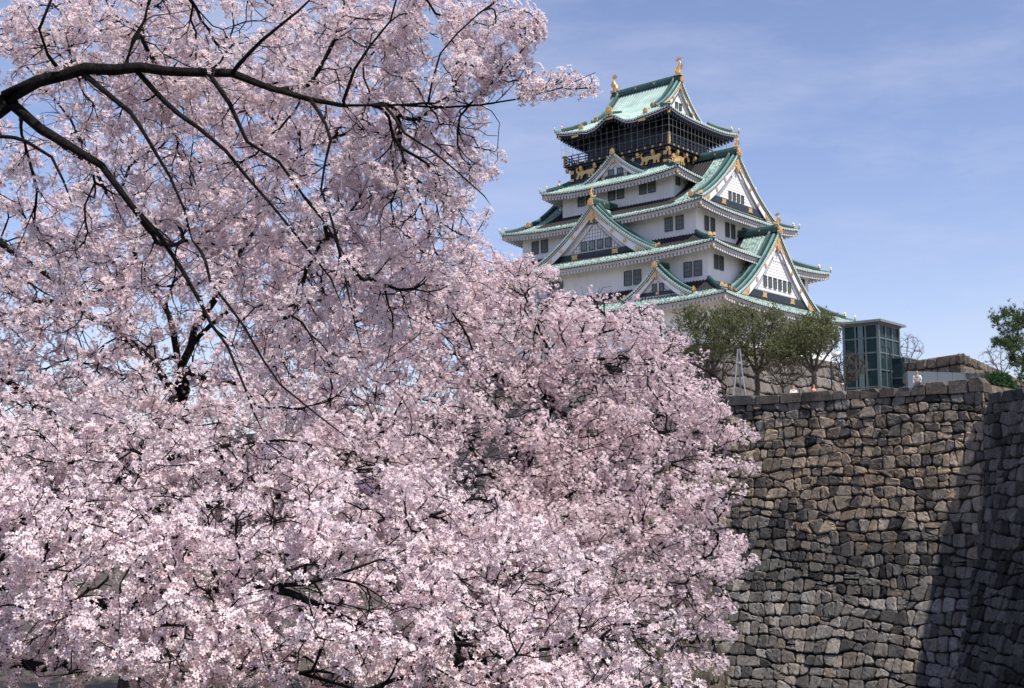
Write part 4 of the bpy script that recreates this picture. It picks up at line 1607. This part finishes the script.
# C: the domed tree leaning out over the moat in front of the keep
_lr = random.Random(77)
EDGE = [(285, 545), (303, 615), (322, 660), (342, 688), (364, 706), (388, 728), (412, 736), (440, 748), (468, 762), (492, 742), (520, 722), (548, 748), (572, 746), (600, 742), (630, 738), (662, 722)]
SPRAYS = []
for y_, x_ in EDGE:
    D_ = 14.0 - max(0, y_ - 380) * .0075
    for q_ in range(3):
        SPRAYS.append((x_ - 42 - 78 * q_ + _lr.uniform(-12, 12), y_ + _lr.uniform(-6, 6) - 5 * q_, D_ + _lr.uniform(-.7, .3), 44, 8 + 2.5 * q_, .45, .30))
bC = (-.55, 14.4, ZB)
cherry('domed cherry tree leaning over the moat below the castle keep', bC,
       [(V3(-.55, 14.4, ZB - .1), .22), (V3(-.4, 14.35, -1.2), .18), (V3(0, 14.2, 0.2), .12), (world_at(560, 385, 14.0), .06), (world_at(567, 362, 14.0), .048)],
       [px_limb([(567, 362), (581, 344), (600, 334), (622, 328), (650, 305)], .030, .006, 13.8),
        px_limb([(567, 361), (600, 359), (641, 359), (690, 362), (720, 380)], .028, .006, 13.6),
        px_limb([(560, 372), (548, 350), (538, 325), (525, 298), (515, 275)], .026, .006, 14.0),
        px_limb([(552, 400), (500, 380), (450, 350), (420, 320)], .030, .007, 14.2),
        px_limb([(545, 410), (590, 420), (640, 425), (690, 445), (755, 470)], .036, .006, 13.6),
        px_limb([(530, 440), (580, 480), (640, 500), (700, 515), (750, 555)], .038, .006, 13.6),
        px_limb([(520, 480), (535, 560), (581, 590), (640, 580), (692, 592), (748, 566)], .022, .005, 12.9),
        px_limb([(692, 587), (710, 630), (718, 675)], .010, .005, 12.8),
        px_limb([(535, 430), (480, 440), (430, 450), (390, 470)], .032, .007, 14.0)],
       [(535, 385, 14.2, 140, 110, 1.5, 3.0), (605, 365, 14.0, 80, 72, 1.2, 1.5), (640, 420, 13.6, 80, 74, 1.2, 1.3), (630, 495, 12.9, 90, 60, 1.1, 1.3), (680, 555, 12.6, 50, 48, .8, .5),
        (500, 470, 12.9, 140, 70, 1.1, 2.4), (450, 330, 14.2, 70, 60, 1.2, .9), (690, 380, 13.8, 34, 40, .7, .4), (560, 550, 12.0, 140, 55, .8, 1.7), (610, 605, 11.4, 90, 40, .6, .7), (440, 520, 11.6, 110, 45, .7, 1.2), (475, 278, 14.2, 52, 34, .6, .6), (515, 285, 14.1, 42, 30, .6, .6)] + SPRAYS,
       10800, .135, 8, .66, (17, 28), .060, F_R * 1.02, False, .0036, down=.01, clump=1.6, thr=-.10, far=True, maxr=.012)

# F: the middle tree between
bF = (-3.9, 8.1, ZB)
cherry('low cherry tree with crossing dark twigs under the big left-hand crown', bF,
       [(V3(-3.9, 8.1, ZB - .1), .16), (V3(-3.7, 8.0, -1.5), .13), (world_at(-20, 590, 7.6), .085)],
       [px_limb([(-20, 590), (60, 545), (130, 515), (160, 510), (215, 503), (290, 493), (360, 470)], .05, .008, 7.5),
        px_limb([(60, 545), (120, 480), (200, 450), (280, 440)], .03, .007, 7.6),
        px_limb([(-20, 590), (20, 520), (50, 470), (60, 430)], .03, .008, 7.6),
        px_limb([(130, 518), (240, 545), (330, 540), (420, 520), (470, 500)], .032, .007, 7.4),
        px_limb([(330, 540), (430, 590), (520, 600), (590, 570)], .020, .006, 7.4)],
       [(150, 490, 7.6, 220, 66, .7, 3.2), (350, 530, 7.4, 170, 65, .8, 2.4), (480, 572, 7.3, 125, 48, .6, 1.5), (60, 450, 7.7, 110, 40, .6, .7)],
       4800, .088, 12, .55, (16, 26), .053, F_R, True, .0030, clump=2.6, thr=-.04, down=.02, maxr=.012)

# D: the nearest boughs along the bottom edge
bD = (-3.2, 5.6, ZB)
cherry('nearest cherry tree with bright heavy blossom along the bottom edge', bD,
       [(V3(-3.2, 5.6, ZB - .1), .15), (V3(-3.1, 5.55, -1.6), .12), (world_at(-70, 640, 5.6), .08)],
       [px_limb([(-70, 640), (0, 612), (60, 606), (120, 600), (183, 593), (220, 587), (270, 588), (330, 578), (380, 560)], .042, .005, 5.7),
        px_limb([(-70, 640), (40, 668), (110, 655), (150, 657), (205, 664), (300, 672), (360, 690)], .03, .006, 5.4),
        px_limb([(220, 587), (208, 560), (196, 536), (180, 500)], .014, .005, 5.8),
        px_limb([(270, 585), (350, 620, 5.8), (430, 640, 6.0), (520, 650, 6.2), (600, 640, 6.4), (680, 612, 6.6)], .018, .005, 5.7),
        px_limb([(60, 606), (40, 570), (0, 540), (-40, 520)], .02, .008, 5.6),
        px_limb([(430, 640, 6.0), (520, 690), (620, 700), (690, 690)], .012, .005, 6.0)],
       [(90, 560, 5.6, 140, 62, .6, 2.0), (250, 545, 5.8, 120, 50, .5, 1.1), (110, 640, 5.4, 170, 55, .6, 2.2), (300, 640, 5.6, 150, 60, .6, 2.2), (430, 655, 5.9, 130, 48, .5, 1.5), (620, 640, 6.3, 70, 30, .3, .38), (400, 590, 6.0, 90, 30, .4, .6), (560, 682, 6.0, 130, 24, .3, .8), (540, 610, 6.4, 90, 34, .4, 1.0), (20, 505, 5.8, 70, 30, .4, .5)],
       4000, .070, 15, .52, (16, 26), .049, F_R, True, .0028, clump=3.4, thr=-.06, down=.02, maxr=.011)


# ------------------------------------------------------------------ trees, tower and people on the court behind the wall
def leafy(name, label, cat, base, trunk, limbs, ells, n, step, seed, lf, leaf, lm, bark, per, rmin, group=None, up=.0, spread=.10, maxr=.04, rmax=.10):
    root = empty(name, base)
    tag(root, label, cat, group)
    sk = Skeleton(seed)
    sk.limb_line(trunk, attach=False, step=.4)
    for L in limbs:
        sk.limb_line(L, step=.4)
    if n:
        sk.grow(ell_sampler(sk.rnd, ells), n, step, down=-up, momentum=.5, noise=.12)
    sk.radii(rmin, rmax=rmax)
    off = Vector(base)
    sk.mesh('trunk', root, bark, off)
    if per:
        g = np.random.default_rng(seed)
        pts = [sk.p[i] for i in range(len(sk.p)) if sk.r[i] < maxr and not sk.limb[i]]
        P = np.repeat(np.array([tuple(p) for p in pts]), per, axis=0)
        n_ = len(P)
        P = P + g.normal(size=P.shape) * spread
        nr = g.normal(size=P.shape) + np.array([0, 0, lf])
        v, f = leaf
        tint = np.clip(np.repeat(g.uniform(0, 1, len(pts)), per) * .6 + g.uniform(0, .4, n_), 0, 1)
        instance_mesh('crown', root, v, f, [0] * len(f), P, frames(nr, g), g.uniform(.7, 1.25, n_), tint, [lm], np.array(base))
    return root


SPRIG = ([(0, -.015, 0), (.035, 0, .10), (0, .015, .22), (-.035, 0, .10), (.02, .02, .02), (.10, .03, .12), (.13, 0, .20), (.06, -.01, .11), (-.02, .0, .02), (-.09, .05, .10), (-.12, .02, .19), (-.05, -.03, .11)],
         [(0, 1, 2, 3), (4, 5, 6, 7), (8, 9, 10, 11)])
TUFT = ([], [])
for k in range(9):
    q = 2 * math.pi * k / 9
    el = .25 + .5 * (k % 3)
    d = Vector((math.cos(q) * math.cos(el), math.sin(q) * math.cos(el), math.sin(el)))
    s_ = Vector((-math.sin(q), math.cos(q), 0)) * .022
    o_ = len(TUFT[0])
    TUFT[0].extend([tuple(s_), tuple(-s_), tuple(d * .30)])
    TUFT[1].append((o_, o_ + 1, o_ + 2))


def ground_pt(px, D, z=G):
    p = world_at(px, 344, D)
    k = D
    cp, sp = math.cos(PITCH), math.sin(PITCH)
    # depth along the view axis with the height fixed
    Y = (D - z * sp) / cp
    return Vector(((px - 512) / FPX * D, Y, z))


def fan_limbs(px0, D, tops, y0=372, r=.13):
    L = []
    for (tx, ty, dd) in tops:
        L.append(px_limb([(px0 + (tx - px0) * .06, y0), (px0 + (tx - px0) * .35, y0 - (y0 - ty) * .30, D + dd * .3), (px0 + (tx - px0) * .75, y0 - (y0 - ty) * .68, D + dd * .7), (tx, ty, D + dd)], r, .03, D))
    return L


def budding(label, px, D, tops, ells, seed, n=1500, per=3, extra=()):
    b = ground_pt(px, D)
    return leafy('budding_tree', label, 'tree', tuple(b),
                 [(b - Vector((0, 0, .3)), .22), (world_at(px + .5, 388, D), .20), (world_at(px, 372, D), .16)],
                 fan_limbs(px, D, tops), ells, n, .30, seed, 1.6, SPRIG, M_LEAF, M_BARK2, per, .017, group='budding trees behind the stone wall', up=.20, spread=.20)


budding('budding olive green tree half hidden behind the domed cherry tree', 712, 96, [(690, 320, 0), (716, 312, 1), (735, 325, -1), (680, 345, 1)],
        [(700, 338, 96, 34, 32, 3, 2), (722, 328, 96, 26, 22, 2.5, 1.2), (690, 318, 96, 14, 12, 1, .3)], 31, 1000)
budding('budding olive green tree with forked trunk above the pale leaning poles', 757, 93, [(728, 318, 1), (752, 312, 0), (775, 316, -1), (790, 335, 1), (738, 340, -1)],
        [(752, 336, 93, 44, 29, 3, 3), (775, 352, 93, 38, 24, 2.5, 1.2), (738, 318, 93, 14, 10, 1, .3), (772, 318, 93, 12, 9, 1, .3)], 32, 1400)
budding('rounded budding tree with vase-shaped limbs nearest the glass tower', 814, 90, [(790, 325, 0), (806, 318, 1), (826, 322, -1), (838, 338, 0), (782, 345, 1)],
        [(812, 338, 90, 30, 22, 2.6, 3), (790, 352, 90, 26, 18, 2.2, 1.1), (824, 320, 90, 10, 8, 1, .25)], 33, 1150)


def bare(label, px, D, tops, ells, seed, n, y0, r=.10, base_z=G, name='bare_tree', group='leafless trees on the skyline', bark=None, rmin=.014):
    b = ground_pt(px, D, base_z)
    return leafy(name, label, 'tree', tuple(b), [(b - Vector((0, 0, .3)), r * 1.6), (world_at(px, y0, D), r)],
                 [px_limb([(px, y0), ((px + tx) / 2, (y0 + ty) / 2 + 2), (tx, ty, D + dd)], r * .7, .02, D) for tx, ty, dd in tops],
                 ells, n, .35, seed, 0, SPRIG, M_LEAF, bark or M_TWIG, 0, rmin, group=group, up=.16, rmax=.05)


M_TWIG = simple('grey_violet_twig', (0.13, 0.105, 0.115), 0.9, var=0.3, scale=2)
M_TWIG2 = simple('dark_brown_twig', (0.050, 0.040, 0.032), 0.9, var=0.3, scale=2)
bare('leafless grey tree rising between the glass tower and the stone bastion', 906, 138, [(897, 338, 0), (908, 334, 1), (918, 342, -1), (924, 352, 1)], [(908, 348, 138, 17, 14, 2.5, 1)], 41, 420, 366)
bare('leafless grey tree behind the bastion beside the pine', 1002, 118, [(988, 350, 0), (1000, 345, 1), (1014, 350, -1)], [(998, 360, 118, 22, 16, 2.5, 1)], 42, 420, 376)
bare('low bare brown thicket tree in front of the glass tower', 846, 92, [(836, 356, 0), (848, 350, 1), (858, 348, -1), (868, 362, 1)], [(848, 368, 92, 20, 17, 1.6, 1)], 43, 700, 386, r=.06, bark=M_TWIG2, rmin=.016)
bare('sprawling bare brown tree between the two larger budding trees', 783, 88, [(764, 360, 0), (778, 356, 1), (796, 362, -1), (806, 370, 0)], [(785, 372, 88, 26, 14, 1.5, 1)], 44, 520, 388, r=.07, bark=M_TWIG2, rmin=.016)
bare('bare dark shrubby tree beside the domed cherry at the wall top', 715, 92, [(700, 360, 0), (715, 352, 1), (728, 364, -1)], [(712, 370, 92, 24, 16, 1.5, 1)], 45, 520, 390, r=.06, bark=M_TWIG2, rmin=.016)

# pine at the right-hand edge
pb = ground_pt(1042, 84, 5.35)
leafy('pine_tree', 'dark green pine reaching in over the wall at the right edge', 'tree', tuple(pb),
      [(pb - Vector((0, 0, .3)), .26), (world_at(1040, 395, 84), .24), (world_at(1034, 345, 84), .20), (world_at(1030, 300, 84), .14)],
      [px_limb([(1032, 325), (1020, 318), (1008, 314), (998, 318)], .09, .03, 84), px_limb([(1033, 345), (1022, 340), (1008, 340), (996, 341)], .09, .03, 83.5),
       px_limb([(1036, 365), (1026, 358), (1016, 360)], .08, .03, 84), px_limb([(1032, 325), (1044, 315), (1060, 318)], .09, .03, 84.5)],
      [(1014, 320, 84, 22, 13, 1.8, 1.4), (1010, 342, 83.5, 19, 11, 1.6, 1.2), (1022, 362, 84, 12, 10, 1.2, .8), (1045, 315, 84.5, 26, 14, 1.6, 1.2), (1024, 378, 84, 10, 8, 1, .4)],
      520, .30, 51, 1.2, TUFT, M_PINE, M_BARK2, 3, .022, up=.05, spread=.12, maxr=.06)

# clipped shrub behind the corner of the wall
sb = ground_pt(998, 79.5, 5.35)
leafy('evergreen_shrub', 'round dark evergreen shrub behind the corner where the two stone walls meet', 'shrub', tuple(sb),
      [(sb, .08), (world_at(998, 400, 79.5), .06)], [px_limb([(998, 400), (992, 388)], .04, .02, 79.5), px_limb([(998, 400), (1004, 386)], .04, .02, 79.5)],
      [(996, 386, 79.5, 15, 10, 1.0, 1), (1006, 392, 79.5, 10, 8, .9, .5)], 420, .2, 61, .6, SPRIG, M_SHRUB, M_BARK2, 12, .02, up=.05, spread=.14, maxr=.09)

# glass lift tower
TW = empty('lift_tower', (39.35, 129.0, G), -YAW)
tag(TW, 'flat-roofed glass lift tower with grey green steel frame beside the keep', 'glass tower')
LX, LY, HT = 3.9, 5.2, 12.35                                    # local: x to -LX along the broad face, y back to LY
fr, gl, core, rf = MB(), MB(), MB(), MB()
levels = [0, 1.9, 3.75, 5.6, 7.45, 9.3, 10.9, HT]
def post(x, y, w=.20, h=HT, m=None):
    fr.box((x, y, h / 2), (w, w, h), m or M_STEEL)
for x in (0, -LX):
    for y in (0, LY):
        post(x, y, .30)
for x in (-LX * .36, -LX * .66):
    post(x, 0); post(x, LY)
for y in (LY * .33, LY * .66):
    post(0, y); post(-LX, y)
for z in levels[1:]:
    fr.box((-LX / 2, 0, z), (LX - .3, .16, .16), M_STEEL); fr.box((-LX / 2, LY, z), (LX - .3, .16, .16), M_STEEL)
    fr.box((0, LY / 2, z), (.16, LY - .3, .16), M_STEEL); fr.box((-LX, LY / 2, z), (.16, LY - .3, .16), M_STEEL)
fr.box((-LX * .51, -.04, HT / 2), (LX * .30 - .55, .06, HT - .1), M_TOWERPANEL if 'M_TOWERPANEL' in globals() else M_STEEL)
for i in range(len(levels) - 1):
    z0, z1 = levels[i] + .08, levels[i + 1] - .08
    for a, b_ in ((0, .36), (.66, 1)):
        gl.box((-LX * (a + b_) / 2, .02, (z0 + z1) / 2), (LX * (b_ - a) - .22, .03, z1 - z0), M_GLASS)
    gl.box((-LX / 2, LY - .02, (z0 + z1) / 2), (LX - .3, .03, z1 - z0), M_GLASS)
    for a, b_ in ((0, .33), (.33, .66), (.66, 1)):
        gl.box((-.02, LY * (a + b_) / 2, (z0 + z1) / 2), (.03, LY * (b_ - a) - .24, z1 - z0), M_GLASS)
        gl.box((-LX + .02, LY * (a + b_) / 2, (z0 + z1) / 2), (.03, LY * (b_ - a) - .24, z1 - z0), M_GLASS)
core.box((-LX / 2 - .1, LY / 2 + .1, 4.5), (LX * .7, LY * .7, 9.0), M_DARKIN)
core.box((-LX * .75, LY / 2, 10.6), (LX * .25, LY * .5, 3.2), M_DARKIN)
core.box((-LX / 2, LY / 2, 9.15), (LX - .5, LY - .5, .25), M_STEEL)
rf.box((-LX / 2, LY / 2, HT + .32), (LX + 1.3, LY + 1.4, .26), M_STEELROOF)
rf.box((-LX / 2, LY / 2, HT + .12), (LX + .5, LY + .5, .16), M_STEEL)
fr.build('steel_frame', TW); gl.build('glass', TW); core.build('lift_shaft', TW); rf.build('roof', TW)

AN = empty('glass_annex', (TW.location.x + 1.3, TW.location.y + 3.2, G), -YAW)
tag(AN, 'low glass stair enclosure attached to the right of the lift tower', 'glass annex')
fr, gl, core = MB(), MB(), MB()
AX, AY, AH = 2.6, 5.0, 8.9
for x in (0, AX):
    for k in range(5):
        fr.box((x, AY * k / 4, AH / 2), (.14, .14, AH), M_STEEL)
for z in (4.6, 6.7, AH):
    fr.box((AX, AY / 2, z), (.12, AY - .14, .12), M_STEEL); fr.box((AX / 2, 0, z), (AX - .14, .12, .12), M_STEEL)
for k in range(4):
    gl.box((AX - .02, AY * (k + .5) / 4, AH / 2), (.03, AY / 4 - .16, AH - .14), M_GLASS)
gl.box((AX / 2, .02, AH / 2), (AX - .16, .03, AH - .14), M_GLASS)
core.box((AX / 2 - .3, AY / 2, 3.0), (AX * .4, AY * .6, 6.0), M_DARKIN)
fr.build('steel_frame', AN); gl.build('glass', AN); core.build('stair', AN)

lampb = ground_pt(893.5, 126)
lp = empty('lamp_post', tuple(lampb))
tag(lp, 'slim black lamp post with bent top beside the glass tower', 'lamp post')
b_ = MB()
zt = world_at(893.5, 345, 126).z - G
b_.tube([(0, 0, 0), (0, 0, zt * .6), (0, 0, zt - .5), (-.12, 0, zt - .15), (-.35, 0, zt), (-.55, 0, zt - .02)], [.10, .09, .08, .08, .07, .06], M_BLACK, 8)
b_.build('post', lp)
b_ = MB(); b_.box((-.7, 0, zt - .06), (.34, .24, .14), M_BLACK); b_.build('lamp_head', lp)

lampb = ground_pt(833, 104)
lp = empty('court_lamp', tuple(lampb))
tag(lp, 'white hooded lamp on a dark post under the roof corner of the keep', 'lamp')
zt = world_at(838, 356, 104).z - G
b_ = MB(); b_.tube([(0, 0, 0), (0, 0, zt - .4), (0.05, 0, zt - .1), (.45, 0, zt + .06)], [.07, .06, .06, .05], M_BLACK, 8); b_.build('post', lp)
b_ = MB()
V, F = [], []
secs = [(.05, .30), (.22, .36), (.40, .34), (.50, .22)]
for i, (h, w) in enumerate(secs):
    for j in range(12):
        q = 2 * math.pi * j / 12
        V.append((.45 + math.cos(q) * w * 1.15, math.sin(q) * w, zt + h))
for i in range(3):
    for j in range(12):
        F.append((i * 12 + j, i * 12 + (j + 1) % 12, (i + 1) * 12 + (j + 1) % 12, (i + 1) * 12 + j))
F += [tuple(reversed(range(12))), tuple(range(36, 48))]
b_.add(V, F, M_LAMP); b_.build('lamp_shade', lp, smooth=True)

pp = ground_pt(738, 88.5)
tp = empty('pole_tripod', tuple(pp))
tag(tp, 'pale grey poles leaning together below the forked budding tree', 'tripod')
top = world_at(740, 348, 88.5) - pp
for dx, dy in ((-.5, 0), (.35, .3), (.75, -.2)):
    b_ = MB()
    b_.tube([(dx, dy, 0), (top.x * .5 + dx * .45, dy * .45, top.z * .5), (top.x + dx * .12, dy * .1, top.z)], [.06, .055, .045], M_POLE, 7)
    b_.build('pole', tp)
b_ = MB(); b_.tube([(top.x * .8, -.10, top.z * .76), (top.x * .8 + .25, .12, top.z * .80)], .09, M_POLE, 7); b_.build('binding', tp)

# stone bastion and hoarding
C0, CL, CR = world_at(962, 353, 106), world_at(903, 361, 113), world_at(1030, 386, 134)
ztop = C0.z
bs = empty('stone_bastion', (C0.x, C0.y, 5.35))
tag(bs, 'flat-topped stone bastion with a pale sunlit right face behind the blue grey hoarding', 'stone bastion')
bb = MB()
for a, b_, fl in ((CL, C0, False), (C0, CR, False)):
    d = Vector((b_.x - a.x, b_.y - a.y, 0)); L = d.length; d.normalize()
    n = Vector((d.y, -d.x, 0))
    H = ztop - 5.35
    fm = lambda t, h, o, a=a, d=d, n=n: Vector((a.x, a.y, ztop)) + d * t + n * (.09 * h + o) - Vector((0, 0, h)) - bs.location
    stone_face(bb, L, H, 1.25, fm, lambda t, h, r: shade((.23, .20, .165), r.uniform(.5, 1.05)), wr, .35, m=M_STONE_SOFT, flip=True)
    back_sheet(bb, L, H, fm, M_JOINT, 2, 2)
bb.add([Vector((p.x, p.y, ztop - .15)) - bs.location for p in (C0, CR, CR + Vector((-14, 8, 0)), CL + Vector((6, 16, 0)), CL)], [(0, 1, 2, 3, 4)], M_STONE_SOFT, stone=[(.22, .19, .15)] * 5)
bb.build('stonework', bs)
h0, h1 = world_at(907, 371, 84), world_at(996, 371.5, 86)
hd = empty('hoarding', (h0.x, h0.y, G))
tag(hd, 'plain blue grey hoarding in front of the stone bastion', 'hoarding')
d = Vector((h1.x - h0.x, h1.y - h0.y, 0)); L = d.length; d.normalize(); n = Vector((d.y, -d.x, 0))
HH = h0.z - G
pan, pst = MB(), MB()
k = 6
for i in range(k):
    pan.frame_box(d * (L * (i + .5) / k) + Vector((0, 0, HH / 2)), d, n, Vector((0, 0, 1)), (L / k - .02, .05, HH), M_HOARD)
for i in range(k + 1):
    pst.frame_box(d * (L * i / k) - n * .08 + Vector((0, 0, HH / 2 - .05)), d, n, Vector((0, 0, 1)), (.08, .08, HH), M_STEEL)
pan.build('panel', hd); pst.build('post', hd)


# ------------------------------------------------------------------ people
def skin_body(name, joints, edges, radii, m, parent, sub=2):
    me = bpy.data.meshes.new(name)
    me.from_pydata(joints, edges, [])
    me.materials.append(m)
    o = bpy.data.objects.new(name, me)
    COL.objects.link(o)
    o.parent = parent
    o.modifiers.new('skin', 'SKIN').use_smooth_shade = True
    lay = me.skin_vertices[0].data if me.skin_vertices else None
    if lay is None:
        me.attributes.new
    for i, r in enumerate(radii):
        if lay is not None:
            lay[i].radius = r if hasattr(r, '__len__') else (r, r)
    if lay is not None:
        lay[0].use_root = True
    s_ = o.modifiers.new('smooth', 'SUBSURF'); s_.levels = sub; s_.render_levels = sub
    return o


def person(loc, rz, label, shirt, lean=0.0, cap=None, group='visitors behind the wall coping'):
    r = empty('person', tuple(loc), rz)
    tag(r, label, 'person', group)
    l = lean
    J = [(0, 0, .95), (0, l * .3, 1.15), (0, l * .8, 1.38), (0, l, 1.50), (0, l * 1.15, 1.60), (0, l * 1.2 + .02, 1.70),
         (-.18, l * .85, 1.38), (-.25, l * .6 + .03, 1.12), (-.20, l * .8 + .16, .93), (.18, l * .85, 1.38), (.25, l * .6 + .03, 1.12), (.20, l * .8 + .16, .93),
         (-.09, 0, .88), (-.10, .02, .48), (-.10, 0, .08), (-.10, .14, .04), (.09, 0, .88), (.10, .02, .48), (.10, 0, .08), (.10, .14, .04)]
    E_ = [(0, 1), (1, 2), (2, 3), (3, 4), (4, 5), (2, 6), (6, 7), (7, 8), (2, 9), (9, 10), (10, 11), (0, 12), (12, 13), (13, 14), (14, 15), (0, 16), (16, 17), (17, 18), (18, 19)]
    RR = [(.15, .11), (.14, .10), (.15, .10), .055, (.085, .10), (.07, .08), .055, .042, .036, .055, .042, .036, .08, .058, .042, .035, .08, .058, .042, .035]
    skin_body('body', J, E_, RR, M_SKIN, r)
    up_i = [0, 1, 2, 6, 7, 9, 10]
    mp_ = {q: i for i, q in enumerate(up_i)}
    skin_body('shirt', [J[q] for q in up_i], [(mp_[a], mp_[b]) for a, b in E_ if a in mp_ and b in mp_], [(.175, .135), (.17, .125), (.175, .125), .075, .062, .075, .062], shirt, r)
    lo_i = [0, 12, 13, 14, 16, 17, 18]
    mp_ = {q: i for i, q in enumerate(lo_i)}
    skin_body('trousers', [J[q] for q in lo_i], [(mp_[a], mp_[b]) for a, b in E_ if a in mp_ and b in mp_], [(.165, .125), .10, .078, .065, .10, .078, .065], M_TROUS, r)
    skin_body('cap' if cap else 'hair', [(0, l * 1.15 - .03, 1.66), (0, l * 1.2, 1.745), (0, l * 1.2 + .05, 1.72)], [(0, 1), (1, 2)], [(.085, .09), (.075, .08), .05], cap or M_HAIR, r)
    for sx in (-1, 1):
        b_ = MB(); disc(b_, (sx * .034, l * 1.15 + .105, 1.655), (0, 1, 0), .012, .01, M_HAIR, 6); b_.build('eye', r)
    return r


person(ground_pt(918.3, 76.5, G + .0) , math.pi * .85, 'person in a white shirt leaning on the wall top in front of the hoarding', M_SHIRTW, lean=.12)
person(ground_pt(794, 86.5, G), math.pi, 'person in an orange cap and white shirt behind the coping left of centre', M_SHIRTW, cap=M_SHIRTO)
person(ground_pt(814.5, 86.0, G), math.pi * 1.1, 'person in a red cap and red jacket under the rounded budding tree', M_SHIRTR, cap=M_SHIRTR)
